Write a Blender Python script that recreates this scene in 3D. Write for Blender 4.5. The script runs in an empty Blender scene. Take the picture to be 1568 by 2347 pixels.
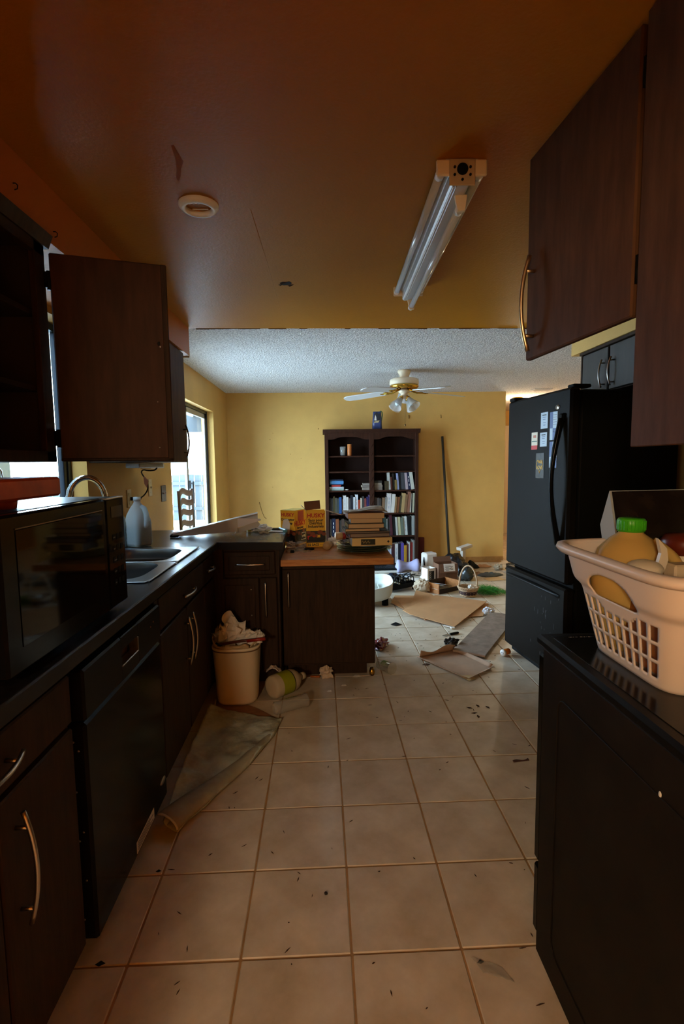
import bpy, math, random
from mathutils import Vector, Matrix, noise as mnoise
random.seed(7)
SC = bpy.context.scene
COL = SC.collection
PI = math.pi

# ------------------------------------------------------------------ camera, world, exposure
cam_d = bpy.data.cameras.new('camera')
cam = bpy.data.objects.new('camera', cam_d)
COL.objects.link(cam)
SC.camera = cam
cam_d.sensor_fit = 'HORIZONTAL'
cam_d.sensor_width = 36.0
cam_d.lens = 1167.2 / 1568.0 * 36.0
cam_d.clip_start = 0.02
_pi, _ro, _ya = 0.09645, -0.01204, -0.04031
def _rot():
    B = Matrix(((1, 0, 0), (0, 0, -1), (0, 1, 0)))
    Rz = Matrix(((math.cos(_ya), math.sin(_ya), 0), (-math.sin(_ya), math.cos(_ya), 0), (0, 0, 1)))
    Rp = Matrix(((1, 0, 0), (0, math.cos(_pi), -math.sin(_pi)), (0, math.sin(_pi), math.cos(_pi))))
    Rr = Matrix(((math.cos(_ro), -math.sin(_ro), 0), (math.sin(_ro), math.cos(_ro), 0), (0, 0, 1)))
    R = Rr @ Rp @ B @ Rz
    F = Matrix(((1, 0, 0), (0, -1, 0), (0, 0, -1)))
    return (F @ R).transposed()
cam.matrix_world = Matrix.Translation((-0.0662, -1.3066, 1.3779)) @ _rot().to_4x4()

world = bpy.data.worlds.new('overcast_sky')
SC.world = world
world.use_nodes = True
_bg = world.node_tree.nodes['Background']
_bg.inputs['Color'].default_value = (0.55, 0.78, 1.0, 1)
_bg.inputs['Strength'].default_value = 28.0

SC.view_settings.view_transform = 'Standard'
SC.view_settings.look = 'None'
SC.view_settings.gamma = 1.0
SC.view_settings.use_curve_mapping = False
SC.view_settings.exposure = 0.0
try:
    SC.cycles.use_denoising = True
    SC.cycles.max_bounces = 14
    SC.cycles.diffuse_bounces = 8
    SC.cycles.transparent_max_bounces = 16
    SC.cycles.sample_clamp_indirect = 6.0
    SC.cycles.caustics_reflective = False
except Exception:
    pass

def area_portal(name, loc, rot, sx, sy):
    d = bpy.data.lights.new(name, 'AREA')
    d.shape = 'RECTANGLE'; d.size = sx; d.size_y = sy
    d.cycles.is_portal = True
    o = bpy.data.objects.new(name, d); COL.objects.link(o)
    o.location = loc; o.rotation_euler = rot
area_portal('patio_door_portal', (-1.46, 3.86, 1.0), (0, -PI/2, 0), 2.0, 1.8)
area_portal('kitchen_window_portal', (-1.46, 0.94, 1.55), (0, -PI/2, 0), 1.08, 1.05)

def lamp(name, loc, watts, color, radius):
    d = bpy.data.lights.new(name, 'POINT'); d.energy = watts; d.color = color; d.shadow_soft_size = radius
    o = bpy.data.objects.new(name, d); COL.objects.link(o); o.location = loc
    return o
lamp('back_room_bulb', (-0.90, -2.90, 1.75), 150.0, (1.0, 0.80, 0.52), 0.12)
lamp('hall_bulb', (2.86, 6.25, 2.16), 45.0, (1.0, 0.84, 0.56), 0.06)

# ------------------------------------------------------------------ materials
def lin(c):
    return tuple((v / 12.92 if v <= 0.04045 else ((v + 0.055) / 1.055) ** 2.4) for v in c)
def rgb(h):
    h = h.lstrip('#')
    return lin(tuple(int(h[i:i+2], 16) / 255 for i in (0, 2, 4)))
MATS = {}
def M(name, col, rough=0.6, metal=0.0, spec=0.5, var=0.0, vscale=6.0, stretch=(1, 1, 1), bump=0.0, bscale=40.0,
      trans=0.0, ior=1.45, alpha=1.0, second=None, rand=0.0, coat=0.0, bdist=0.01, detail=6.0, contrast=(0.3, 0.7), sss=0.0):
    if name in MATS: return MATS[name]
    m = bpy.data.materials.new(name); m.use_nodes = True
    nt = m.node_tree; N = nt.nodes; L = nt.links
    b = N['Principled BSDF']
    c = rgb(col) if isinstance(col, str) else col
    b.inputs['Base Color'].default_value = (*c, 1)
    b.inputs['Roughness'].default_value = rough
    b.inputs['Metallic'].default_value = metal
    b.inputs['Specular IOR Level'].default_value = spec
    b.inputs['Transmission Weight'].default_value = trans
    b.inputs['IOR'].default_value = ior
    b.inputs['Alpha'].default_value = alpha
    b.inputs['Coat Weight'].default_value = coat
    if sss: 
        b.inputs['Subsurface Weight'].default_value = sss
        b.inputs['Subsurface Radius'].default_value = (.02, .02, .02)
    tc = mp = None
    def coords():
        nonlocal tc, mp
        if mp is None:
            tc = N.new('ShaderNodeTexCoord'); mp = N.new('ShaderNodeMapping')
            mp.inputs['Scale'].default_value = stretch
            L.new(tc.outputs['Object'], mp.inputs['Vector'])
        return mp.outputs['Vector']
    out = None
    if var or second:
        nz = N.new('ShaderNodeTexNoise'); nz.inputs['Scale'].default_value = vscale; nz.inputs['Detail'].default_value = detail
        nz.inputs['Roughness'].default_value = 0.6
        L.new(coords(), nz.inputs['Vector'])
        cr = N.new('ShaderNodeValToRGB')
        c2 = rgb(second) if isinstance(second, str) else (second or tuple(v * (1 - var) for v in c))
        c1 = c if second else tuple(min(1, v * (1 + var * .6)) for v in c)
        cr.color_ramp.elements[0].position = contrast[0]; cr.color_ramp.elements[0].color = (*c2, 1)
        cr.color_ramp.elements[1].position = contrast[1]; cr.color_ramp.elements[1].color = (*c1, 1)
        L.new(nz.outputs['Fac'], cr.inputs['Fac'])
        out = cr.outputs['Color']
    if rand:
        oi = N.new('ShaderNodeObjectInfo')
        mr = N.new('ShaderNodeMapRange'); mr.inputs['To Min'].default_value = 1 - rand; mr.inputs['To Max'].default_value = 1 + rand
        L.new(oi.outputs['Random'], mr.inputs['Value'])
        mx = N.new('ShaderNodeVectorMath'); mx.operation = 'SCALE'
        if out: L.new(out, mx.inputs[0])
        else: mx.inputs[0].default_value = c
        L.new(mr.outputs['Result'], mx.inputs['Scale'])
        out = mx.outputs['Vector']
    if out: L.new(out, b.inputs['Base Color'])
    if bump:
        n2 = N.new('ShaderNodeTexNoise'); n2.inputs['Scale'].default_value = bscale; n2.inputs['Detail'].default_value = 4
        L.new(coords(), n2.inputs['Vector'])
        bp = N.new('ShaderNodeBump'); bp.inputs['Strength'].default_value = bump; bp.inputs['Distance'].default_value = bdist
        L.new(n2.outputs['Fac'], bp.inputs['Height']); L.new(bp.outputs['Normal'], b.inputs['Normal'])
    MATS[name] = m
    return m
def glass_thin(name, tint=(1, 1, 1), rough=0.02, refl=0.5, base=0.0, bcol=(1, 1, 1)):
    # a thin clear sheet: mostly see-through, mirror-like at grazing angles
    m = bpy.data.materials.new(name); m.use_nodes = True
    nt = m.node_tree; N = nt.nodes; L = nt.links
    N.remove(N['Principled BSDF'])
    out = N['Material Output']
    t = N.new('ShaderNodeBsdfTransparent'); t.inputs['Color'].default_value = (*tint, 1)
    g = N.new('ShaderNodeBsdfGlossy'); g.inputs['Roughness'].default_value = rough
    fr = N.new('ShaderNodeFresnel'); fr.inputs['IOR'].default_value = 1.45
    mu = N.new('ShaderNodeMath'); mu.operation = 'MULTIPLY'; mu.inputs[1].default_value = refl * 2
    gm = N.new('ShaderNodeNewGeometry'); bf = N.new('ShaderNodeMath'); bf.operation = 'SUBTRACT'; bf.inputs[0].default_value = 1.0
    L.new(gm.outputs['Backfacing'], bf.inputs[1]); m0 = N.new('ShaderNodeMath'); m0.operation = 'MULTIPLY'
    L.new(fr.outputs[0], m0.inputs[0]); L.new(bf.outputs[0], m0.inputs[1]); L.new(m0.outputs[0], mu.inputs[0])
    mx = N.new('ShaderNodeMixShader'); L.new(mu.outputs[0], mx.inputs[0]); L.new(t.outputs[0], mx.inputs[1]); L.new(g.outputs[0], mx.inputs[2])
    last = mx
    if base:
        d = N.new('ShaderNodeBsdfDiffuse'); d.inputs['Color'].default_value = (*bcol, 1)
        m2 = N.new('ShaderNodeMixShader'); m2.inputs[0].default_value = base
        L.new(mx.outputs[0], m2.inputs[1]); L.new(d.outputs[0], m2.inputs[2]); last = m2
    L.new(last.outputs[0], out.inputs['Surface'])
    MATS[name] = m
    return m
def emit(name, col, strength):
    m = bpy.data.materials.new(name); m.use_nodes = True
    b = m.node_tree.nodes['Principled BSDF']
    b.inputs['Base Color'].default_value = (*rgb(col), 1)
    b.inputs['Emission Color'].default_value = (*rgb(col), 1); b.inputs['Emission Strength'].default_value = strength
    MATS[name] = m
    return m

WALL = M('yellow_wall_paint', '#cda25a', rough=0.55, spec=0.3, var=0.10, vscale=2.2, bump=0.25, bscale=90, bdist=0.004)
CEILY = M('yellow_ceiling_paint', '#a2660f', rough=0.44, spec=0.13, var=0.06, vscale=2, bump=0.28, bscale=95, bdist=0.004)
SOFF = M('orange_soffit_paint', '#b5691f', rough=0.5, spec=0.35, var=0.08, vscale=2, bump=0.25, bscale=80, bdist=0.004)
POP = M('popcorn_ceiling', '#f2f2f2', rough=0.95, spec=0.1, second='#b4b4b6', vscale=80, detail=3, contrast=(0.36, 0.56), bump=1.0, bscale=75, bdist=0.03)
TILE = M('floor_tile', '#d3c7b4', rough=0.42, spec=0.35, second='#ab9a80', vscale=5.5, contrast=(0.28, 0.72), rand=0.06, bump=0.12, bscale=14, bdist=0.004)
GROUT = M('grout', '#a07c52', rough=0.9, var=0.3, vscale=9)
WOOD = M('dark_cabinet_wood', (0.036, 0.0185, 0.0100), rough=0.55, spec=0.15, var=0.42, vscale=7, stretch=(9, 9, 0.8), bump=0.12, bscale=22, bdist=0.002)
WOODR = M('reddish_cabinet_wood', (0.080, 0.034, 0.015), rough=0.6, spec=0.08, var=0.3, vscale=6, stretch=(5, 5, 0.9), bump=0.08, bscale=20, bdist=0.002)
WOODIN = M('cabinet_inside', (0.020, 0.012, 0.009), rough=0.7, var=0.3, vscale=5)
CASE = M('bookcase_wood', (0.034, 0.0125, 0.007), rough=0.5, spec=0.10, var=0.35, vscale=6, stretch=(8, 8, 0.8))
STEEL = M('brushed_nickel', '#b9b0a4', rough=0.28, metal=1.0)
CHROME = M('chrome', '#c8c8cc', rough=0.12, metal=1.0)
SINKM = M('stainless_steel', '#a6a8aa', rough=0.30, metal=1.0, var=0.12, vscale=8)
COUNTER = M('black_laminate', (0.012, 0.011, 0.011), rough=0.25, spec=0.32, var=0.5, vscale=45, bump=0.06, bscale=120, bdist=0.001)
BLACKG = M('black_gloss', (0.005, 0.005, 0.005), rough=0.14, spec=0.1)
BLACKS = M('black_satin', (0.005, 0.005, 0.005), rough=0.36, spec=0.12)
BLACKM = M('black_matte', (0.005, 0.005, 0.005), rough=0.8, spec=0.15)
FRIDGE = M('textured_black_enamel', (0.0090, 0.0068, 0.0050), rough=0.45, spec=0.05, bump=0.35, bscale=260, bdist=0.001)
RANGEM = M('range_side_enamel', (0.013, 0.010, 0.008), rough=0.5, spec=0.08, var=0.3, vscale=10)
BUTCHER = M('butcher_block', '#c98a4c', rough=0.45, second='#a8662f', vscale=5, stretch=(2, 14, 14), contrast=(.35, .65))
BOARD = M('cherry_board', '#c2551f', rough=0.45, spec=.25, second='#a04216', vscale=4, stretch=(12, 3, 3), contrast=(.35, .65))
WHITEP = M('white_plastic', '#e6e4df', rough=0.4, spec=0.45)
CREAMP = M('cream_plastic', '#e3d2b4', rough=0.4, spec=0.4)
PINKP = M('basket_plastic', '#d8c8bb', rough=0.42, spec=0.4)
WHITEM = M('white_enamel', '#d8d8d6', rough=0.35, spec=0.5)
PAPER = M('white_paper', '#e2dcd2', rough=0.9, var=0.08, vscale=10)
NEWS = M('newsprint', '#b0a08c', rough=0.9, second='#7d6e5e', vscale=30)
CARD = M('cardboard', '#b98a5c', rough=0.85, var=0.12, vscale=5)
CARD2 = M('worn_cardboard', '#b3947a', rough=0.85, var=0.18, vscale=5)
BROWNC = M('brown_box_card', '#6d4a34', rough=0.85, var=0.15, vscale=6)
PLANK = M('grey_plank', '#8b7a6b', rough=0.8, second='#6d5d50', vscale=5, stretch=(3, 3, 3))
BAG = M('black_bag', (0.008, 0.008, 0.009), rough=0.3, spec=0.6)
BAGG = M('smoky_bag', (0.030, 0.036, 0.036), rough=0.22, spec=0.6)
BRASS = M('brass', '#c79a3e', rough=0.18, metal=1.0)
YELB = M('box_yellow', '#e8b21c', rough=0.5)
YELT = M('box_yellow_top', '#d9c05a', rough=0.5)
REDT = M('print_red', '#c02318', rough=0.6)
BLKT = M('print_black', (0.01, 0.01, 0.01), rough=0.6)
WHT = M('print_white', '#d8d2c4', rough=0.6)
HANDP = M('print_brown', '#7d3d22', rough=0.6)
DARKP = M('print_dark', '#231c14', rough=0.5)
GLS = glass_thin('window_glass', (0.97, 0.99, 0.99), 0.02, 0.5)
CLEAR = glass_thin('clear_plastic', (0.86, 0.86, 0.84), 0.12, 0.9, base=0.16, bcol=(.8, .78, .74))
SHADE = glass_thin('fan_shade_glass', (0.80, 0.82, 0.82), 0.1, 0.8, base=0.35, bcol=(.75, .76, .76))
GPLATE = glass_thin('green_glass', (0.66, 0.72, 0.56), 0.08, 1.0, base=0.12, bcol=(.20, .24, .12))
JUG = M('milk_jug_plastic', '#e4f0f5', rough=0.35, trans=0.6, ior=1.08)
JUICE = M('amber_jug', '#c4a05a', rough=0.3, trans=0.15, ior=1.2)
BOTTLEP = M('frosted_bottle', '#c2b296', rough=0.35, trans=0.2, ior=1.15)
LABELG = M('green_label', '#8f9418', rough=0.5)
GREENC = M('green_cap', '#3fa31c', rough=0.35)

# ------------------------------------------------------------------ mesh helpers
WM = {}
class MB:
    def __init__(s): s.v = []; s.f = []; s.mi = []; s.cur = 0; s.sm = []
    def m(s, i): s.cur = i; return s
    def add(s, vs, fs, smooth=False):
        o = len(s.v); s.v += [tuple(p) for p in vs]
        for f in fs: s.f.append(tuple(i + o for i in f)); s.mi.append(s.cur); s.sm.append(smooth)
        return s
    def box(s, a, b, bev=0.0, R=None):
        x0, y0, z0 = (min(a[i], b[i]) for i in range(3)); x1, y1, z1 = (max(a[i], b[i]) for i in range(3))
        if bev <= 0:
            vs = [(x0, y0, z0), (x1, y0, z0), (x1, y1, z0), (x0, y1, z0), (x0, y0, z1), (x1, y0, z1), (x1, y1, z1), (x0, y1, z1)]
            fs = [(0, 3, 2, 1), (4, 5, 6, 7), (0, 1, 5, 4), (1, 2, 6, 5), (2, 3, 7, 6), (3, 0, 4, 7)]
        else:
            e = min(bev, .49 * (x1 - x0), .49 * (y1 - y0), .49 * (z1 - z0))
            lo = (x0, y0, z0); hi = (x1, y1, z1); vs = []; idx = {}
            for c in range(8):
                p = [(hi if c >> k & 1 else lo)[k] for k in range(3)]
                for ax in range(3):
                    q = list(p)
                    for k in range(3):
                        if k != ax: q[k] += e if not (c >> k & 1) else -e
                    idx[(c, ax)] = len(vs); vs.append(tuple(q))
            fs = []
            for ax in range(3):
                o1, o2 = (ax + 1) % 3, (ax + 2) % 3
                for sd in (0, 1):
                    cs = [(sd << ax), (sd << ax) | (1 << o1), (sd << ax) | (1 << o1) | (1 << o2), (sd << ax) | (1 << o2)]
                    q = [idx[(c, ax)] for c in cs]
                    fs.append(tuple(q if sd else q[::-1]))
            for ax in range(3):
                o1, o2 = (ax + 1) % 3, (ax + 2) % 3
                for s1 in (0, 1):
                    for s2 in (0, 1):
                        c0 = (s1 << o1) | (s2 << o2); c1 = c0 | (1 << ax)
                        q = [idx[(c0, o1)], idx[(c1, o1)], idx[(c1, o2)], idx[(c0, o2)]]
                        fs.append(tuple(q if (s1 != s2) else q[::-1]))
            for c in range(8):
                q = [idx[(c, 0)], idx[(c, 1)], idx[(c, 2)]]
                n = bin(c).count('1')
                fs.append(tuple(q if n % 2 else q[::-1]))
        if R is not None: vs = [tuple(R @ Vector(p)) for p in vs]
        return s.add(vs, fs)
    def prism(s, poly, z0, z1, axis='z', R=None, topz=None):
        # polygon (CCW) extruded along an axis
        n = len(poly)
        def P(p, z):
            return {'z': (p[0], p[1], z), 'y': (p[0], z, p[1]), 'x': (z, p[0], p[1])}[axis]
        vs = [P(p, z0) for p in poly] + [P(p, z1) for p in poly]
        fs = [tuple(range(n - 1, -1, -1)), tuple(range(n, 2 * n))] + [(i, (i + 1) % n, n + (i + 1) % n, n + i) for i in range(n)]
        if R is not None: vs = [tuple(R @ Vector(p)) for p in vs]
        return s.add(vs, fs)
    def sheet(s, pts, t):
        # polygon with its own z per corner, thickness t downward
        n = len(pts)
        vs = [tuple(p) for p in pts] + [(p[0], p[1], p[2] - t) for p in pts]
        fs = [tuple(range(n)), tuple(range(2 * n - 1, n - 1, -1))] + [(i, n + i, n + (i + 1) % n, (i + 1) % n) for i in range(n)]
        return s.add(vs, fs)
    def lathe(s, prof, c=(0, 0, 0), n=24, R=None, cap=True, smooth=True, sx=1, sy=1):
        vs = []; k = len(prof)
        for r, z in prof:
            for i in range(n):
                a = 2 * PI * i / n
                vs.append(Vector((r * sx * math.cos(a), r * sy * math.sin(a), z)))
        fs = []
        for j in range(k - 1):
            for i in range(n):
                fs.append((j * n + i, j * n + (i + 1) % n, (j + 1) * n + (i + 1) % n, (j + 1) * n + i))
        if R is not None: vs = [R @ v for v in vs]
        vs = [v + Vector(c) for v in vs]
        s.add(vs, fs, smooth)
        o = len(s.v) - len(vs)
        if cap:
            for j in (0, k - 1):
                if prof[j][0] > 1e-5:
                    s.f.append(tuple(o + j * n + i for i in (range(n) if j else range(n - 1, -1, -1)))); s.mi.append(s.cur); s.sm.append(False)
        return s
    def cyl(s, a, b, r0, r1=None, n=12, smooth=True):
        a = Vector(a); b = Vector(b); d = b - a
        R = d.to_track_quat('Z', 'Y').to_matrix()
        return s.lathe([(r0, 0), (r0 if r1 is None else r1, d.length)], a, n, R, True, smooth)
    def tube(s, pts, r, n=8, closed=False, smooth=True):
        pts = [Vector(p) for p in pts]; k = len(pts); vs = []
        up = None
        for i, p in enumerate(pts):
            if closed: d = pts[(i + 1) % k] - pts[i - 1]
            else: d = pts[min(i + 1, k - 1)] - pts[max(i - 1, 0)]
            d.normalize()
            if up is None:
                up = d.orthogonal().normalized()
            else:
                up = (up - d * up.dot(d))
                up = up.normalized() if up.length > 1e-6 else d.orthogonal().normalized()
            w = d.cross(up)
            rr = r[i] if isinstance(r, (list, tuple)) else r
            for q in range(n):
                a = 2 * PI * q / n
                vs.append(p + (up * math.cos(a) + w * math.sin(a)) * rr)
        fs = []
        for i in range(k if closed else k - 1):
            j = (i + 1) % k
            for q in range(n):
                fs.append((i * n + q, i * n + (q + 1) % n, j * n + (q + 1) % n, j * n + q))
        if not closed:
            fs.append(tuple(range(n - 1, -1, -1))); fs.append(tuple((k - 1) * n + q for q in range(n)))
        return s.add(vs, fs, smooth)
    def grid(s, fn, nu, nv, smooth=True, cu=False):
        vs = [fn(i / nu, j / nv) for j in range(nv + 1) for i in range(nu if cu else nu + 1)]
        w = nu if cu else nu + 1
        fs = [(j * w + i, j * w + (i + 1) % w, (j + 1) * w + (i + 1) % w, (j + 1) * w + i) for j in range(nv) for i in range(nu)]
        return s.add(vs, fs, smooth)
    def ball(s, c, r, n=16, m=10, disp=0.0, freq=3.0, seed=0.0, R=None, smooth=True, zmin=None):
        rr = r if isinstance(r, (tuple, list)) else (r, r, r)
        vs = []
        for j in range(m + 1):
            th = PI * j / m
            for i in range(n):
                a = 2 * PI * i / n
                d = Vector((math.sin(th) * math.cos(a), math.sin(th) * math.sin(a), -math.cos(th)))
                k = 1.0
                if disp:
                    k += disp * mnoise.turbulence(d * freq + Vector((seed, seed * 1.7, seed * .3)), 3, True) - disp * .5
                p = Vector((d.x * rr[0] * k, d.y * rr[1] * k, d.z * rr[2] * k))
                if R is not None: p = R @ p
                p = p + Vector(c)
                if zmin is not None and p.z < zmin: p.z = zmin
                vs.append(p)
        fs = [(j * n + i, j * n + (i + 1) % n, (j + 1) * n + (i + 1) % n, (j + 1) * n + i) for j in range(m) for i in range(n)]
        return s.add(vs, fs, smooth)
    def build(s, name, mats, parent=None, local=False, solid=0.0, sub=0):
        me = bpy.data.meshes.new(name)
        vs = s.v
        if parent is not None and not local:
            inv = WM[parent.name].inverted()
            vs = [tuple(inv @ Vector(p)) for p in vs]
        me.from_pydata(vs, [], s.f)
        if not isinstance(mats, (list, tuple)): mats = [mats]
        for m in mats: me.materials.append(m)
        me.polygons.foreach_set('material_index', s.mi)
        me.polygons.foreach_set('use_smooth', s.sm)
        me.update(); me.validate()
        o = bpy.data.objects.new(name, me); COL.objects.link(o)
        WM[o.name] = WM[parent.name] if parent is not None else Matrix()
        if parent is not None: o.parent = parent
        if solid:
            md = o.modifiers.new('thickness', 'SOLIDIFY'); md.thickness = solid; md.offset = 0
        if sub:
            md = o.modifiers.new('smooth', 'SUBSURF'); md.levels = sub; md.render_levels = sub
        return o
def tag(o, label=None, cat=None, group=None, kind=None):
    if label: o['label'] = label
    if cat: o['category'] = cat
    if group: o['group'] = group
    if kind: o['kind'] = kind
    return o
def thing(name, label, cat, loc=(0, 0, 0), rz=0.0, group=None):
    o = bpy.data.objects.new(name, None); COL.objects.link(o)
    o.empty_display_size = 0.05
    o.location = loc; o.rotation_euler = (0, 0, rz)
    WM[o.name] = Matrix.Translation(loc) @ Matrix.Rotation(rz, 4, 'Z')
    return tag(o, label, cat, group)
def solo(mb, name, mats, label, cat, group=None, solid=0.0, origin=None, sub=0):
    # a thing that is one mesh, with its origin at its base
    if origin is None:
        xs = [p[0] for p in mb.v]; ys = [p[1] for p in mb.v]; zs = [p[2] for p in mb.v]
        origin = ((min(xs) + max(xs)) / 2, (min(ys) + max(ys)) / 2, min(zs))
    mb.v = [(p[0] - origin[0], p[1] - origin[1], p[2] - origin[2]) for p in mb.v]
    o = mb.build(name, mats, solid=solid, sub=sub)
    o.location = origin
    WM[o.name] = Matrix.Translation(origin)
    return tag(o, label, cat, group)
def struct(mb, name, mats, parent=None):
    o = mb.build(name, mats, parent)
    o['kind'] = 'structure'
    return o
def text(parent, name, s, mat, M4, size, align='CENTER', ext=0.0004, bold=0.0, wide=1.0):
    cu = bpy.data.curves.new(name, 'FONT'); cu.body = s; cu.size = size; cu.align_x = align; cu.align_y = 'CENTER'
    cu.extrude = ext; cu.offset = bold; cu.resolution_u = 2
    t = bpy.data.objects.new(name, cu); COL.objects.link(t)
    dg = bpy.context.evaluated_depsgraph_get()
    me = bpy.data.meshes.new_from_object(t.evaluated_get(dg))
    bpy.data.objects.remove(t)
    me.name = name
    X = M4 @ Matrix.Diagonal((wide, 1, 1, 1))
    if parent is not None: X = WM[parent.name].inverted() @ X
    me.transform(X)
    me.materials.clear(); me.materials.append(mat)
    o = bpy.data.objects.new(name, me); COL.objects.link(o); o.parent = parent
    WM[o.name] = WM[parent.name] if parent is not None else Matrix()
    return o
def frame(origin, xdir, ydir):
    x = Vector(xdir).normalized(); y = Vector(ydir).normalized(); z = x.cross(y)
    m = Matrix((( x.x, y.x, z.x, origin[0]), (x.y, y.y, z.y, origin[1]), (x.z, y.z, z.z, origin[2]), (0, 0, 0, 1)))
    return m
def pull(parent, a, b, out, bow=0.018, stand=0.025, r=0.0055, over=0.03, mat=None):
    # arched bar pull: two posts at a and b, bar bows away from the face
    a = Vector(a); b = Vector(b); o = Vector(out); d = (b - a).normalized(); Ln = (b - a).length
    mb = MB()
    pts = []
    for i in range(15):
        t = -over + (Ln + 2 * over) * i / 14
        k = 1 - ((t - Ln / 2) / (Ln / 2 + over)) ** 2
        pts.append(a + d * t + o * (stand + bow * (k - (1 - (Ln / 2 / (Ln / 2 + over)) ** 2))))
    mb.tube(pts, r, 8)
    mb.cyl(a, a + o * stand, r * .8, n=8); mb.cyl(b, b + o * stand, r * .8, n=8)
    return mb.build('handle', mat or STEEL, parent)
def crumple(name, c, r, mat, label, cat='paper', seed=1, disp=0.9, flat=0.7, group=None, zf=None, n=18, m=11, freq=2.2):
    mb = MB()
    rr = r if isinstance(r, (tuple, list)) else (r, r, r * flat)
    zb = zf if zf is not None else c[2]
    mb.ball((c[0], c[1], zb + rr[2] * .8), rr, n, m, disp, freq, seed, smooth=False, zmin=zb + .0006)
    return solo(mb, name, mat, label, cat, group)

# ------------------------------------------------------------------ room shell
H = 2.31
XL = -1.305        # left wall face
YB = 5.60          # back wall face
XR = 2.05          # kitchen right wall face
YK = 2.30          # where the kitchen ceiling ends
T = 0.312

fl = MB().box((-1.43, -4.4, -0.06), (3.7, 8.4, -0.003))
FLOOR = struct(fl, 'floor', GROUT)
tmb = MB().box((-.153, -.153, -.010), (.153, .153, 0.0), .0025)
tile_me = None
def place_tile(ix, iy):
    global tile_me
    x, y = (ix + .5) * T, (iy + .5) * T
    if tile_me is None:
        o = tmb.build('tile', TILE); tile_me = o.data
    else:
        o = bpy.data.objects.new('tile', tile_me); COL.objects.link(o)
    o.parent = FLOOR
    o.location = (x, y, random.uniform(-.0008, .0006)); o.rotation_euler = (random.gauss(0, .0012), random.gauss(0, .0012), random.choice((0, 1, 2, 3)) * PI / 2 + random.gauss(0, .003))
n_t = 0
for iy in range(-4, 18):
    for ix in range(-5, 10):
        x, y = ix * T, iy * T
        if x + T < -.62 and y < 2.0: 
            if not (x + T > -.75): continue
        if x > .5 and y < -.2 and y > -1.0: continue
        if x > 1.95 and y < 2.0: continue
        if x < -1.3 or x > 2.45: continue
        if x > .9 and y < -.9: continue
        place_tile(ix, iy); n_t += 1
far = MB()
for iy in range(-14, 27):
    for ix in range(-4, 12):
        x, y = ix * T, iy * T
        if iy >= 18 or iy < -4 or (ix >= 8 and iy >= 7):
            if iy >= -4 and iy < 18 and ix * T <= 2.45: continue
            far.box((x + .003, y + .003, -.010), (x + T - .003, y + T - .003, -.0005), .0025)
fo = far.build('tiles_beyond', TILE, FLOOR); fo['kind'] = 'stuff'

# kitchen ceiling hangs a finger lower than the popcorn ceiling beyond it
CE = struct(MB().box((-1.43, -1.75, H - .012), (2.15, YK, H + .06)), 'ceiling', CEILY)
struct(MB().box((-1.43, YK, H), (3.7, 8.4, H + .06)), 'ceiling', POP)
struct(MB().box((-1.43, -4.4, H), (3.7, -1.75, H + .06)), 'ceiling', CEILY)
# paint scrape, torn hole and seam on the kitchen ceiling
SCR = M('bare_board', '#8a4c10', rough=0.8)
pts = [(-.515, .47), (-.500, .44), (-.488, .40), (-.470, .36), (-.476, .28), (-.484, .28), (-.492, .36), (-.505, .41), (-.517, .45)]
MB().prism(pts[::-1], H - .0125, H - .0118).build('paint_scrape', SCR, CE)
hp = MB()
hpts = [(-.262 + .0, 1.41), (-.245, 1.395), (-.228, 1.402), (-.212, 1.39), (-.200, 1.41), (-.205, 1.43), (-.222, 1.442), (-.246, 1.446), (-.258, 1.432)]
hp.prism(hpts, H - .0128, H - .0118)
hp.build('torn_hole', BLACKM, CE)
mb = MB()
for k in range(5):
    a = random.uniform(0, 6.28); c = Vector((-.230 + .03 * math.cos(a), 1.418 + .024 * math.sin(a), H - .013))
    mb.sheet([c + Vector((.012, 0, 0)), c + Vector((0, .01, -.006)), c + Vector((-.012, .004, -.002))], .0006)
mb.build('torn_flap', M('dark_flap', (.03, .02, .012), rough=.9), CE)
MB().tube([(-0.306, 0.653, H - .012), (-0.298, 1.137, H - .012), (-0.295, 1.786, H - .012), (-0.285, 2.280, H - .012)], .0012, 4).build('board_seam', CEILY, CE)

def wall(name, boxes, mat=WALL):
    mb = MB()
    for a, b in boxes: mb.box(a, b)
    return struct(mb, name, mat)
W0 = XL - .14
WY0, WY1, WZ0, WZ1 = .42, 1.456, 1.02, 2.08     # kitchen window
DY0, DY1, DZ1 = 2.98, 4.74, 1.985                # patio door opening
WLEFT = wall('wall_left', [((W0, -1.75, 0), (XL, WY0, H)), ((W0, WY0, 0), (XL, WY1, WZ0)), ((W0, WY0, WZ1), (XL, WY1, H)),
                   ((W0, WY1, 0), (XL, DY0, H)), ((W0, DY0, DZ1), (XL, DY1, H)), ((W0, DY1, 0), (XL, YB + .12, H))])
WBACK = wall('wall_back', [((W0, YB, 0), (2.45, YB + .12, H))])
for _b in ([((XR, -.82, 0), (XR + .12, YK, H)), ((XR, YK - .12, 0), (3.6, YK, H)), ((3.55, YK, 0), (3.65, 8.3, H)),
                    ((2.33, YB + .12, 0), (2.45, 8.3, H)), ((2.33, 8.2, 0), (3.65, 8.3, H))]): wall('wall_right', [_b])
for _b in ([((.62, -.82, 0), (XR, -.72, H)), ((1.62, -1.75, 0), (1.74, -.82, H)),
                    ((W0, -1.87, 0), (-.84, -1.75, H)), ((.95, -1.87, 0), (1.74, -1.75, H)), ((-.84, -1.87, 1.88), (.95, -1.75, H)),
                    ((W0, -4.4, 0), (3.6, -4.3, H)), ((W0, -4.3, 0), (XL, -1.87, H)), ((1.74, -4.3, 0), (1.86, -1.75, H))]): wall('wall_front', [_b])
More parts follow.
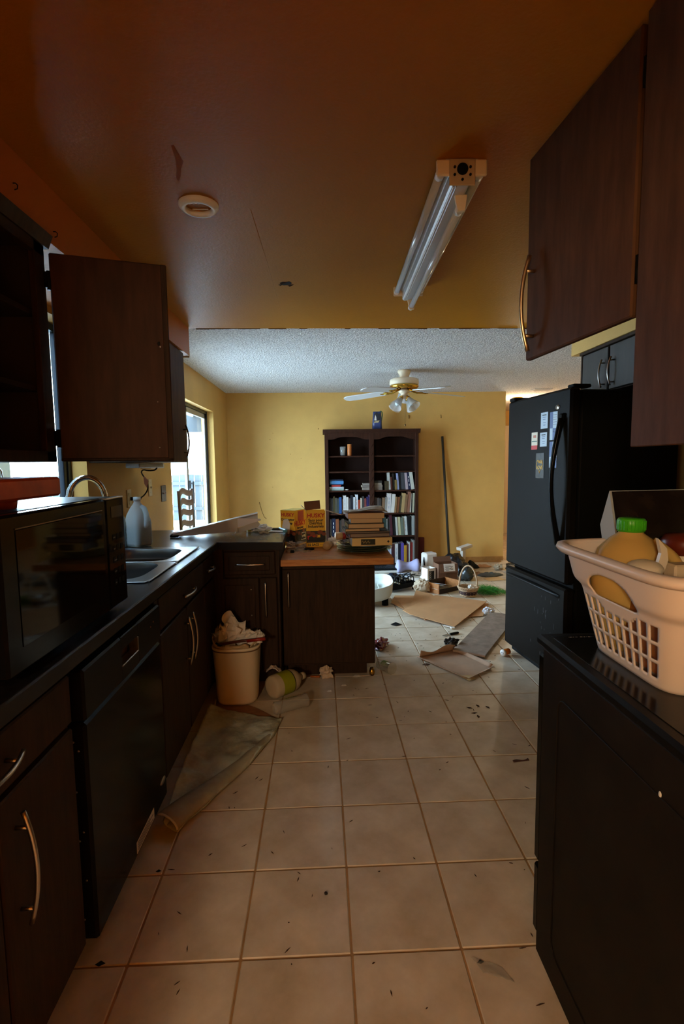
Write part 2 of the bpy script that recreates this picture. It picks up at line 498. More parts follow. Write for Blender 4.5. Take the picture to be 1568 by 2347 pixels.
# soffits
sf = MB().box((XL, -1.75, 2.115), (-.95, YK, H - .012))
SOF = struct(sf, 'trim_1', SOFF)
for (y, z) in ((.30, 2.20), (.10, 2.245), (.52, 2.16)):
    MB().tube([(-.9495, y, z), (-.942, y, z), (-.936, y, z - .006), (-.938, y, z - .016), (-.946, y, z - .018)], .0016, 6).build('hook', BLACKM, SOF)
MB().box((-1.29, YK, 2.105), (-.952, YK + .004, 2.118)).build('torn_edge', PAPER, SOF)
struct(MB().box((1.69, .9, 2.095), (XR, 2.26, H - .012)), 'trim_2', WALL)
# seam of torn paper where the kitchen ceiling ends
mb = MB()
x = -.94
while x < XR:
    w = random.uniform(.02, .09)
    if random.random() < .6: mb.box((x, YK - .002, H - .014 - random.uniform(0, .004)), (x + w, YK + .003, H - .002))
    x += w
mb.build('torn_seam', M('seam_dark', '#5a4020', rough=.9), CE)
struct(MB().box((1.24, YB - .012, 0), (2.45, YB, .055), .003), 'baseboard_back', M('worn_baseboard', '#a9793f', rough=.7, var=.3, vscale=12))
# dirt marks and fixings on the back wall: real nails, a crack, two hooks
mb = MB()
mb.tube([(-.905, YB - .001, .86), (-.89, YB - .002, .80), (-.872, YB - .001, .73), (-.845, YB - .002, .66), (-.815, YB - .001, .63)], .004, 5)
mb.build('dangling_thread', M('thread', '#7b5a2c', rough=.9), WBACK)
for (x, z) in ((1.13, 1.985), (1.565, 1.985)):
    MB().tube([(x, YB, z + .02), (x - .002, YB - .012, z + .012), (x, YB - .014, z - .012), (x, YB - .004, z - .022)], .004, 6).build('wall_hook', BLACKM, WBACK)
for k, (x, z, r) in enumerate(((-.09, 1.835, .012), (-.47, 1.50, .008), (-.70, 1.78, .006), (-.74, 1.70, .009), (-.33, 1.44, .006), (-.72, 1.06, .006))):
    MB().ball((x, YB, z), (r * .6, .002, r * .8), 8, 5, .8, 2, k).build('chip', M('wall_chip', '#7d5a28', rough=.9), WBACK)

# kitchen window
def window_frame():
    x0, x1 = -1.425, -1.385
    mb = MB(); F = M('bronze_frame', '#1c2530', rough=.4, metal=.3)
    w = .035
    mb.box((x0, WY0, WZ0), (x1, WY0 + w, WZ1), .003); mb.box((x0, WY1 - w, WZ0), (x1, WY1, WZ1), .003)
    mb.box((x0, WY0, WZ0), (x1, WY1, WZ0 + w), .003); mb.box((x0, WY0, WZ1 - w), (x1, WY1, WZ1), .003)
    o = struct(mb, 'window_1', F)
    s = MB(); ym = .80
    s.box((x0 + .004, ym - .03, WZ0 + w), (x1 + .008, ym + .03, WZ1 - w), .003)
    s.box((x0 + .004, WY1 - w - .035, WZ0 + w), (x1 - .006, WY1 - w, WZ1 - w), .003)
    s.build('sash', F, o)
    MB().box((-1.405, WY0 + w, WZ0 + w), (-1.401, WY1 - w, WZ1 - w)).build('pane', GLS, o)
    h = MB()
    h.box((x1 + .008, ym - .014, 1.335), (x1 + .018, ym + .014, 1.42), .002)
    h.tube([(x1 + .02, ym, 1.38), (x1 + .03, ym + .01, 1.36), (x1 + .03, ym + .012, 1.33), (x1 + .022, ym, 1.325), (x1 + .018, ym - .01, 1.345)], .004, 6)
    h.build('latch', CHROME, o)
    # warm painted sill board
    MB().box((-1.385, WY0, WZ0 - .02), (-1.27, WY1, WZ0 + .004), .004).build('sill', WALL, o)
window_frame()

# patio sliding door: outer dark frame, a glass panel slid to the far half
def patio_door():
    D = M('dark_door_frame', '#33302a', rough=.4, metal=.4); A = M('pale_aluminium', '#b5bbc0', rough=.35, metal=.6)
    x0, x1 = -1.43, -1.375; w = .032
    mb = MB()
    mb.box((x0, DY1 - w, 0), (x1, DY1, DZ1), .003); mb.box((x0, DY0, 0), (x1, DY0 + w, DZ1), .003)
    mb.box((x0, DY0, DZ1 - w), (x1, DY1, DZ1), .003); mb.box((x0, DY0, -.003), (x1, DY1, .02), .003)
    o = struct(mb, 'door_1', D)
    y0, y1 = 3.82, DY1 - w
    p = MB()
    p.box((-1.415, y0, .02), (-1.39, y0 + .055, DZ1 - w), .004); p.box((-1.415, y1 - .05, .02), (-1.39, y1, DZ1 - w), .004)
    p.box((-1.415, y0, DZ1 - w - .055), (-1.39, y1, DZ1 - w), .004); p.box((-1.415, y0, .02), (-1.39, y1, .10), .004)
    po = p.build('sliding_panel', A, o)
    MB().box((-1.404, y0 + .05, .095), (-1.400, y1 - .045, DZ1 - w - .05)).build('pane', GLS, po)
    h = MB().box((-1.39, y0 + .018, .98), (-1.372, y0 + .046, 1.22), .004)
    h.box((-1.372, y0 + .02, 1.0), (-1.345, y0 + .035, 1.02), .002); h.box((-1.372, y0 + .02, 1.18), (-1.345, y0 + .035, 1.2), .002)
    h.box((-1.35, y0 + .018, .99), (-1.338, y0 + .038, 1.21), .004)
    h.build('handle', M('dark_handle', '#2a2a2c', rough=.4), po)
patio_door()
# hall door glimpsed beyond the refrigerator
hd = MB().box((2.68, 8.16, 0), (3.54, 8.2, 2.03), .004)
HD = struct(hd, 'door_2', M('hall_door', '#d9cdb0', rough=.5))
for (a, b) in (((.15, .12), (.4, .9)), ((.46, .12), (.71, .9)), ((.15, 1.0), (.4, 1.85)), ((.46, 1.0), (.71, 1.85))):
    MB().box((2.68 + a[0], 8.152, a[1]), (2.68 + b[0], 8.162, b[1]), .006).build('panel', MATS['hall_door'], HD)
MB().lathe([(.012, 0), (.012, .03), (.028, .04), (.03, .055), (.02, .068), (0, .07)], (3.30, 8.155, .93), 14, Matrix.Rotation(PI/2, 3, 'X')).build('knob', BRASS, HD)

# ------------------------------------------------------------------ outdoors
CONC = M('pale_concrete', '#dadcdc', rough=.9, var=.08, vscale=3)
pt = MB().box((-10, -3, -.16), (W0, 13, -.06)); tag(solo(pt, 'patio_slab', CONC, 'pale concrete patio slab outside the sliding door', 'patio'))
# fence of weathered blue-grey boards beyond the patio
FN = thing('fence', 'weathered blue-grey board fence beyond the patio outside the sliding door', 'fence', (-5.0, 12.0, -.06))
bm_ = None
for k in range(44):
    x = -9.6 + k * .19
    if bm_ is None:
        o = MB().box((x, 12.0, -.06), (x + .178, 12.025, 1.12), .004).build('board', M('fence_board', (.045, .055, .060), rough=.8, var=.2, vscale=4), FN); bm_ = o; x0_ = x
    else:
        o = bpy.data.objects.new('board', bm_.data); COL.objects.link(o); o.parent = FN; o.location = (x - x0_, 0, random.uniform(-.01, .01))
for z in (.2, .85): MB().box((-9.6, 11.96, z), (-1.3, 11.998, z + .09)).build('rail', MATS['fence_board'], FN)
sd = thing('window_light_screen', 'added grey board screen cutting the daylight through the kitchen window', 'light screen', (-2.2, .2, -.06))  # boards added outside the kitchen window to dim the daylight it lets in
for k in range(21): MB().box((-2.24, -2.6, -.06 + k * .15), (-2.20, 2.3, -.06 + k * .15 + .143), .003).build('screen_board', M('screen_grey', '#545d60', rough=.75), sd)
rf = thing('eave', 'pale grey eave boards above the patio door outside', 'eave', (-1.9, 3.9, 2.30))
for k in range(5): MB().box((-2.42 + .19 * k, 2.4, 2.30), (-2.42 + .19 * k + .183, 8.4, 2.325), .003).build('eave_board', M('eave_grey', '#a8adb0', rough=.7), rf)
MB().box((-2.45, 2.4, 2.26), (-2.42, 8.4, 2.42), .004).build('gutter_board', WHITEM, rf)
MB().box((-3.6, 8.4, 1.98), (W0 - .02, 8.46, 2.45), .004).build('end_board', M('end_board_grey', (.035, .042, .048), rough=.7), rf)

# ------------------------------------------------------------------ left run of base cabinets
FX = -.715      # door faces
def near_cabinet():
    t = thing('base_cabinet', 'dark wood base cabinet with wide drawer nearest the camera, left of dishwasher', 'cabinet', (-1.0, -.35, 0))
    MB().box((XL + .005, -1.72, .09), (FX - .02, -.012, .873), .002).box((XL + .005, -1.72, 0), (FX - .09, -.012, .09)).build('body', WOOD, t)
    d = MB().box((FX - .02, -.63, .722), (FX, -.028, .848), .004).build('drawer', WOOD, t)
    pull(d, (FX, -.42, .785), (FX, -.30, .785), (1, 0, 0), over=.035, stand=.028, bow=.02)
    for (a, b, hy) in ((-.337, -.028, -.285), (-.63, -.343, -.595)):
        o = MB().box((FX - .02, a, .10), (FX, b, .708), .004).build('door', WOOD, t)
        if hy > -.3: pull(o, (FX, hy, .445), (FX, hy, .628), (1, 0, 0), over=.035, stand=.028, bow=.02)
        else: pull(o, (FX, hy, .445), (FX, hy, .628), (1, 0, 0), over=.035, stand=.028, bow=.02)
    d2 = MB().box((FX - .02, -1.25, .722), (FX, -.64, .848), .004).build('drawer', WOOD, t)
    pull(d2, (FX, -1.01, .785), (FX, -.88, .785), (1, 0, 0))
near_cabinet()
def dishwasher():
    fx = -.698
    t = thing('dishwasher', 'black built-in dishwasher under the counter between dark cabinets', 'dishwasher', (-1.0, .32, 0))
    MB().box((XL + .02, .012, .06), (fx - .055, .632, .868), .003).box((XL + .1, .02, 0), (fx - .10, .62, .06)).build('body', BLACKM, t)
    d = MB().box((fx - .055, .004, .075), (fx, .636, .70), .008).build('door', BLACKG, t)
    # control panel with a recessed grip
    p = MB()
    y0, y1, z0, z1 = .262, .40, .752, .80
    p.box((fx - .055, .004, .704), (fx + .002, y0, .846), .006); p.box((fx - .055, y1, .704), (fx + .002, .636, .846), .006)
    p.box((fx - .055, y0 - .006, .704), (fx + .002, y1 + .006, z0), .003); p.box((fx - .055, y0 - .006, z1), (fx + .002, y1 + .006, .846), .003)
    p.box((fx - .055, y0 - .01, z0 - .01), (fx - .03, y1 + .01, z1 + .01))
    po = p.build('control_panel', BLACKS, t)
    g = MB().box((fx - .028, y1 - .004, z0), (fx + .0035, y1 + .002, z1), .0012).box((fx - .028, y0, z0 - .003), (fx + .0035, y1 + .002, z0 + .002), .0012)
    g.build('grip_trim', STEEL, po)
    MB().ball((fx + .002, .56, .80), (.001, .003, .003), 8, 6).ball((fx + .002, .53, .79), (.001, .003, .003), 8, 6).build('indicator', M('orange_dot', '#a04a12', rough=.4), po)
    R = Matrix.Translation((fx, .595, .145)) @ Matrix.Rotation(PI / 2, 4, 'Y')
    MB().lathe([(.001, .003), (.018, .003), (.020, 0)], (fx, .585, .16), 20, Matrix.Rotation(PI / 2, 3, 'Y') @ Matrix.Diagonal((.62, 1.4, 1)), cap=True).build('badge', STEEL, d)
    s = MB().box((fx, .30, .088), (fx + .001, .475, .128)).build('sticker', M('sticker_white', '#cfc6b8', rough=.6), d)
    q = MB()
    for k in range(4): q.box((fx + .001, .31, .095 + k * .008), (fx + .0014, .46 - .03 * (k % 2), .098 + k * .008))
    q.build('fine_print', BLKT, d)
    b = MB()
    for k in range(7): b.ball((fx - .034 + .012 * (k % 2), .0035, .14 + k * .085 + .03 * (k % 3)), (.003, .001, .003), 8, 6)
    b.build('screw', STEEL, t)
dishwasher()
def sink_cabinet():
    t = thing('base_cabinet', 'dark wood sink cabinet with drawer front over two tall doors, right of dishwasher', 'cabinet', (-1.0, 1.1, 0))
    b = MB()
    b.box((XL + .005, .645, .09), (FX - .02, .655, .872)); b.box((XL + .005, 1.448, .09), (FX - .02, 1.457, .872))
    b.box((XL + .005, .645, .09), (FX - .02, 1.457, .11)); b.box((XL + .005, .645, .11), (XL + .015, 1.457, .872))
    b.box((FX - .04, .645, .09), (FX - .02, 1.457, .872)); b.box((XL + .1, .645, 0), (FX - .09, 1.457, .09))
    b.box((FX - .02, .645, .1), (FX - .004, .688, .85), .002)
    b.build('body', WOOD, t)
    d = MB().box((FX - .02, .692, .716), (FX, 1.452, .848), .004).build('drawer', WOOD, t)
    pull(d, (FX, 1.04, .772), (FX, 1.18, .772), (1, 0, 0))
    for (a, c, hy) in ((.692, 1.088, 1.052), (1.094, 1.452, 1.132)):
        o = MB().box((FX - .02, a, .10), (FX, c, .702), .004).build('door', WOOD, t)
        pull(o, (FX, hy, .465), (FX, hy, .635), (1, 0, 0))
sink_cabinet()
def corner_filler():
    t = thing('base_cabinet', 'narrow dark wood cabinet with one small drawer in the inner corner of the counter', 'cabinet', (-1.0, 1.6, 0))
    MB().box((XL + .005, 1.459, .09), (FX - .02, 1.735, .872), .002).box((XL + .1, 1.459, 0), (FX - .09, 1.735, .09)).build('body', WOOD, t)
    d = MB().box((FX - .02, 1.463, .716), (FX, 1.712, .848), .004).build('drawer', WOOD, t)
    pull(d, (FX, 1.53, .785), (FX, 1.63, .785), (1, 0, 0), over=.025)
    MB().box((FX - .02, 1.463, .10), (FX, 1.712, .702), .004).build('door', WOOD, t)
corner_filler()
def peninsula_cabinet():
    y = 1.745
    t = thing('base_cabinet', 'dark wood peninsula cabinet with one drawer, behind the white trash can', 'cabinet', (-.5, 2.0, 0))
    MB().box((XL + .005, y + .02, .09), (-.332, 2.30, .872), .002).box((XL + .1, y + .09, 0), (-.34, 2.25, .09)).box((-.7, y, .09), (-.665, y + .02, .872)).build('body', WOOD, t)
    d = MB().box((-.662, y - .002, .708), (-.352, y + .02, .852), .006).box((-.63, y - .007, .735), (-.384, y, .825), .005).build('drawer', WOOD, t)
    pull(d, (-.575, y - .007, .777), (-.425, y - .007, .777), (0, -1, 0), bow=.012, over=.012, stand=.022)
    o = MB().box((-.684, y - .002, .11), (-.452, y + .02, .690), .005).box((-.66, y - .008, .15), (-.476, y, .65), .006).build('door', WOOD, t)
    s = MB()
    for z in (.62, .46): s.ball((-.50, y - .008, z), (.004, .002, .004), 8, 6)
    s.build('screw', STEEL, o)
    o = MB().box((-.446, y - .002, .11), (-.345, y + .02, .690), .005).build('door', WOOD, t)
    pull(o, (-.412, y - .002, .475), (-.412, y - .002, .64), (0, -1, 0), bow=.012, over=.025, stand=.022)
    MB().box((-.340, y + .005, .0), (-.328, 2.30, .872), .002).build('end_panel', WOOD, t)
peninsula_cabinet()
def block_cabinet():
    y = 1.835
    t = thing('base_cabinet', 'low dark wood cabinet under the butcher block, its one wide door facing the camera', 'cabinet', (-.02, 2.1, 0))
    MB().box((-.322, y + .02, .09), (.262, 2.36, .742), .002).box((-.30, y + .085, 0), (.215, 2.30, .09)).build('body', WOOD, t)
    o = MB().box((-.320, y, .105), (.262, y + .02, .718), .004).build('door', WOOD, t)
    pull(o, (-.280, y, .505), (-.280, y, .68), (0, -1, 0), bow=.012, over=.025, stand=.022)
    MB().lathe([(.016, 0), (.02, .02), (.012, .05)], (.245, y + .05, 0), 12).build('caster', BRASS, t)
block_cabinet()

def countertop():
    t = thing('countertop', 'black laminate countertop turning the corner from the sink run to the peninsula', 'counter', (-1.0, .3, .874))
    z0, z1 = .874, .914
    b = MB()
    sx0, sx1, sy0, sy1 = -1.205, -.775, .715, 1.525
    b.box((XL + .002, -1.74, z0), (-.70, sy0, z1)); b.box((XL + .002, sy0, z0), (sx0, sy1, z1)); b.box((sx1, sy0, z0), (-.70, sy1, z1))
    b.box((XL + .002, sy1, z0), (-.70, 2.34, z1))
    b.prism([(-.70, 1.735), (-.30, 1.685), (-.308, 2.34), (-.70, 2.34)], z0, z1)
    b.build('slab', COUNTER, t)
    e = MB().box((-.704, -1.74, z0 - .004), (-.6935, 1.733, z1 + .0005), .004)
    e.prism([(-.6935, 1.728), (-.296, 1.678), (-.296, 1.690), (-.6935, 1.740)], z0 - .004, z1 + .0005)
    e.build('front_edge', M('laminate_edge', (.016, .014, .013), rough=.35, spec=.2), t)
    MB().box((XL + .002, -1.7, z1), (XL + .022, .40, z1 + .09), .004).box((XL + .002, 1.47, z1), (XL + .022, 2.30, z1 + .09), .012).build('backsplash', COUNTER, t)
countertop()
def rrect(x0, x1, y0, y1, r, n=48):
    # rounded rectangle sampled evenly by angle
    cx, cy, hx, hy = (x0 + x1) / 2, (y0 + y1) / 2, (x1 - x0) / 2, (y1 - y0) / 2
    out = []
    for k in range(n):
        a = 2 * PI * k / n
        c, s_ = math.cos(a), math.sin(a)
        p = 2.0 if r is None else r
        q = (abs(c) ** p + abs(s_) ** p) ** (-1 / p)
        out.append((cx + hx * c * q, cy + hy * s_ * q))
    return out
def loft(mb, loops, smooth=True, capend=True, flip=False):
    n = len(loops[0]); vs = [p for l in loops for p in l]; fs = []
    for j in range(len(loops) - 1):
        for i in range(n):
            q = (j * n + i, j * n + (i + 1) % n, (j + 1) * n + (i + 1) % n, (j + 1) * n + i)
            fs.append(q[::-1] if flip else q)
    o = len(mb.v); mb.add(vs, fs, smooth)
    if capend:
        k = len(loops) - 1
        mb.f.append(tuple(o + k * n + i for i in range(n))); mb.mi.append(mb.cur); mb.sm.append(False)
def sink():
    t = thing('kitchen_sink', 'double-bowl stainless steel sink set into the black counter', 'sink', (-.99, 1.12, .914))
    z = .9175
    rim = MB()
    for (y0, y1, b0, b1) in ((.695, 1.115, .745, 1.095), (1.115, 1.545, 1.135, 1.495)):
        inner = rrect(-1.17, -.815, b0, b1, 4.5); outer = []
        cx, cy = -.9925, (b0 + b1) / 2
        for k in range(48):
            a = 2 * PI * k / 48; c, s_ = math.cos(a), math.sin(a)
            tx = ((-.755 if c > 0 else -1.225) - cx) / c if abs(c) > 1e-6 else 9; ty = ((y1 if s_ > 0 else y0) - cy) / s_ if abs(s_) > 1e-6 else 9
            q = min(tx, ty); outer.append((cx + c * q, cy + s_ * q))
        loft(rim, [[(p[0], p[1], z) for p in outer], [(p[0], p[1], z + .003) for p in [(cx + (p[0] - cx) * .985, cy + (p[1] - cy) * .985) for p in outer]], [(p[0], p[1], z + .001) for p in inner]], smooth=False, capend=False)
        bowl = MB()
        def sc(k, zz): return [(cx + (p[0] - cx) * k, cy + (p[1] - cy) * k, zz) for p in inner]
        loft(bowl, [sc(1, z + .001), sc(.985, z - .006), sc(.97, z - .03), sc(.95, z - .14), sc(.90, z - .165), sc(.5, z - .172), sc(.12, z - .176)], True, True)
        bowl.build('bowl', M('shaded_bowl_steel', '#77797b', rough=.3, metal=1.0), t)  # same steel as the rim, darkened in colour for the shade inside the bowls
        MB().lathe([(.001, .004), (.03, .004), (.042, .002), (.045, 0)], (cx, cy, z - .1755), 20).build('drain', CHROME, t)
    rim.build('rim', SINKM, t)
    MB().box((-.757, .70, z - .001), (-.752, 1.54, z + .005), .002).box((-1.228, .70, z - .001), (-1.222, 1.54, z + .005), .002).build('lip', SINKM, t)
sink()
def faucet():
    t = thing('faucet', 'chrome gooseneck faucet rising behind the microwave and sink', 'faucet', (-1.245, 1.13, .914))
    MB().lathe([(.03, 0), (.03, .008), (.022, .015), (.02, .06), (.017, .065)], (-1.25, 1.13, .914), 20).build('base', CHROME, t)
    pts = [(-1.25, 1.13, .95), (-1.25, 1.13, 1.22)]
    for k in range(13):
        a = PI - PI * k / 12
        pts.append((-1.25 + .068 * (1 + math.cos(a)), 1.13 + .006 * k, 1.235 + .088 * math.sin(a)))
    pts.append((-1.112, 1.208, 1.19))
    MB().tube(pts, .0135, 12).build('spout', CHROME, t)
    MB().cyl((-1.112, 1.208, 1.195), (-1.111, 1.209, 1.14), .018, .016, 14).build('spray_head', CHROME, t)
    MB().tube([(-1.25, 1.10, .965), (-1.25, 1.07, .975), (-1.245, 1.03, 1.0)], .007, 8).build('handle', CHROME, t)
faucet()

def microwave():
    fx = -.722
    t = thing('microwave', 'large black microwave with glossy door on the left counter', 'microwave', (-.94, .08, .914))
    y0, y1, z0, z1 = -.255, .405, .930, 1.277
    b = MB().box((-1.16, y0, z0), (fx - .03, y1, z1), .01); b.build('case', BLACKS, t)
    f = MB()
    for x in (-1.12, -.78):
        for y in (y0 + .05, y1 - .05): f.cyl((x, y, .9145), (x, y, z0 + .002), .014, n=10)
    f.build('foot', BLACKM, t)
    d = MB().box((fx - .03, y0, z0), (fx, .262, z1), .006).build('door', BLACKG, t)
    MB().box((fx, y0 + .055, z0 + .055), (fx + .0015, .235, z1 - .035), .001).build('window', M('mirror_black_glass', (.004, .004, .004), rough=.05, spec=.14), d)
    p = MB().box((fx - .03, .266, z0), (fx, y1, z1), .006).build('control_panel', M('panel_gloss', (.005, .005, .005), rough=.06, spec=.12), t)
    MB().box((fx, .30, 1.215), (fx + .001, .385, 1.25)).build('display', M('display_black', (.006, .008, .006), rough=.1), p)
    q = MB()
    for r in range(5):
        for c in range(3):
            q.box((fx, .302 + c * .029, 1.0 + r * .036), (fx + .0012, .302 + c * .029 + .02, 1.0 + r * .036 + .018), .001)
    q.build('button', M('keys_grey', '#0c0c0c', rough=.6, spec=.08), p)
    g = MB()
    for r in range(5): g.box((fx + .0012, .306, 1.006 + r * .036), (fx + .0016, .306 + .010 + .004 * (r % 3), 1.010 + r * .036))
    g.build('key_marks', M('key_print', '#5f5f5c', rough=.6), p)
    MB().box((fx - .02, .268, z1 - .004), (fx + .0012, y1 - .004, z1 + .0015), .001).build('trim', STEEL, p)
    MB().box((fx + .001, y0 + .055, z1 - .0335), (fx + .002, .235, z1 - .031)).build('trim', M('thin_bronze', '#6d573c', rough=.4, metal=.7), d)
microwave()
t = thing('cutting_board', 'thick reddish wooden cutting board standing on feet on the microwave', 'cutting board', (-.93, -.12, 1.277))
MB().box((-1.15, -.40, 1.300), (-.762, .088, 1.350), .006).build('slab', BOARD, t)
for x in (-1.08, -.83):
    for y in (-.33, -.06): MB().cyl((x, y, 1.2775), (x, y, 1.301), .03, .034, 14).build('foot', BOARD, t)

def milk_jug(x, y, z, rz, label, water=True):
    t = thing('plastic_jug', label, 'jug', (x, y, z), rz)
    def sq(h, zz, p=4.5, cx=0): return [(px * .86 + cx, py * .86, zz * 1.13) for px, py in rrect(-h, h, -h, h, p, 32)]
    m = MB()
    loft(m, [sq(.045, .001, 4), sq(.062, .004, 5), sq(.068, .02, 5), sq(.068, .115, 5), sq(.066, .135, 4.5), sq(.058, .165, 3.5), sq(.044, .192, 2.8), sq(.03, .212, 2.2), sq(.021, .224, 2), sq(.0195, .24, 2), sq(.021, .243, 2), sq(.021, .250, 2)], True, True)
    b = m.build('body', JUG, t, local=True)
    MB().tube([(.033, 0, .230), (.054, 0, .221), (.067, 0, .192), (.070, 0, .158), (.064, 0, .127), (.055, 0, .113)], [.012, .014, .0145, .0145, .013, .012], 10).build('handle', JUG, t, local=True)
    if water:
        w = MB(); loft(w, [sq(.064, .006, 5), sq(.0655, .03, 5), sq(.0655, .10, 5), sq(.0655, .101, 5)], True, True)
        w.build('water', M('cloudy_water', '#9fb0b0', rough=.1, trans=.6, ior=1.33), t, local=True)
    MB().lathe([(.0205, .262), (.0205, .284), (.0, .285)], (0, 0, 0), 20).build('cap', M('jug_cap', '#d7e4ea', rough=.4), t, local=True)
milk_jug(-1.115, 1.63, .9145, -.5, 'translucent plastic gallon jug with handle, standing on the counter behind the sink')
t = thing('water_bottle', 'clear crinkled plastic bottle half hidden between microwave and jug', 'bottle', (-1.215, 1.60, .9145))
MB().lathe([(.03, .001), (.042, .006), (.044, .03), (.041, .04), (.044, .05), (.041, .065), (.044, .075), (.041, .09), (.044, .10), (.044, .14), (.035, .17), (.018, .20), (.014, .215)], (-1.215, 1.60, .9145), 20).build('body', M('pale_bottle', '#b9d3d8', rough=.2, trans=.6, ior=1.15), t)
MB().lathe([(.0155, .21), (.0155, .228), (0, .229)], (-1.215, 1.60, .9145), 16).build('cap', WHITEP, t)

# wall plates, cords
def plate(name, y, z, w, h, mat, label, kind):
    t = thing(name, label, 'switch' if kind != 'outlet' else 'outlet', (XL, y, z))
    MB().box((XL, y - w / 2, z - h / 2), (XL + .006, y + w / 2, z + h / 2), .003).build('cover_plate', mat, t)
    if kind == 'outlet':
        for dz in (-.025, .025): MB().box((XL + .006, y - .016, z + dz - .013), (XL + .0085, y + .016, z + dz + .013), .004).build('socket', mat, t)
    elif kind == 'toggle':
        for dy in ((-.023, .023) if w > .1 else (0,)):
            MB().box((XL + .005, y + dy - .004, z - .004), (XL + .018, y + dy + .004, z + .009), .002).build('toggle', WHITEP, t)
    for dz in (-.035, .035): MB().ball((XL + .006, y, z + dz), (.001, .003, .003), 8, 6).build('screw', STEEL, t)
IV = M('ivory_plate', '#cdbb8c', rough=.4); DK = M('dark_plate', '#2f2a26', rough=.4)
plate('wall_outlet', 2.02, 1.165, .072, .115, IV, 'ivory outlet with a black plug behind the plastic jug', 'outlet')
plate('light_switch', 2.43, 1.215, .072, .125, IV, 'ivory switch plate on the yellow wall under the short cabinet', 'toggle')
plate('light_switch', 2.74, 1.155, .115, .125, DK, 'dark brown double switch plate with two white toggles by the patio door', 'toggle')
plate('wall_outlet', 1.535, 1.155, .11, .072, DK, 'dark outlet plate on the wall behind the faucet', 'outlet')
def undercab():
    t = thing('under_cabinet_light', 'slim white strip light with black cord under the short upper cabinet', 'light', (-1.1, 1.9, 1.35))
    MB().box((-1.12, 1.50, 1.362), (-1.045, 1.92, 1.3885), .004).build('housing', M('grey_strip', '#8d9092', rough=.4), t)
    MB().box((-1.20, 1.95, 1.356), (-1.13, 2.22, 1.3885), .004).build('diffuser', M('white_strip', '#cbc9bf', rough=.4), t)
    pts = [(-1.08, 1.90, 1.36), (-1.10, 1.93, 1.345), (-1.16, 1.98, 1.342), (-1.22, 2.06, 1.35), (-1.262, 2.14, 1.33), (-1.265, 2.22, 1.29), (-1.265, 2.28, 1.24), (-1.268, 2.27, 1.20), (-1.27, 2.18, 1.165), (-1.272, 2.09, 1.158), (-1.274, 2.055, 1.16)]
    sm = []
    for i in range(len(pts) - 1):
        for k in range(4): sm.append(Vector(pts[i]).lerp(Vector(pts[i + 1]), k / 4))
    sm.append(Vector(pts[-1]))
    for _ in range(3): sm = [sm[0]] + [(sm[i - 1] + sm[i] * 2 + sm[i + 1]) / 4 for i in range(1, len(sm) - 1)] + [sm[-1]]
    MB().tube(sm, .0045, 8).build('cord', BLACKM, t)
    MB().cyl((-1.296, 2.03, 1.162), (-1.262, 2.11, 1.16), .012, .009, 10).build('plug', BLACKM, t)
    MB().sheet([(-1.262, 2.20, 1.305), (-1.245, 2.235, 1.27), (-1.24, 2.205, 1.262), (-1.235, 2.17, 1.222), (-1.24, 2.13, 1.255), (-1.25, 2.15, 1.30)], .0008).build('warning_tag', M('tag_red_brown', '#7d3a1c', rough=.7), t)
undercab()

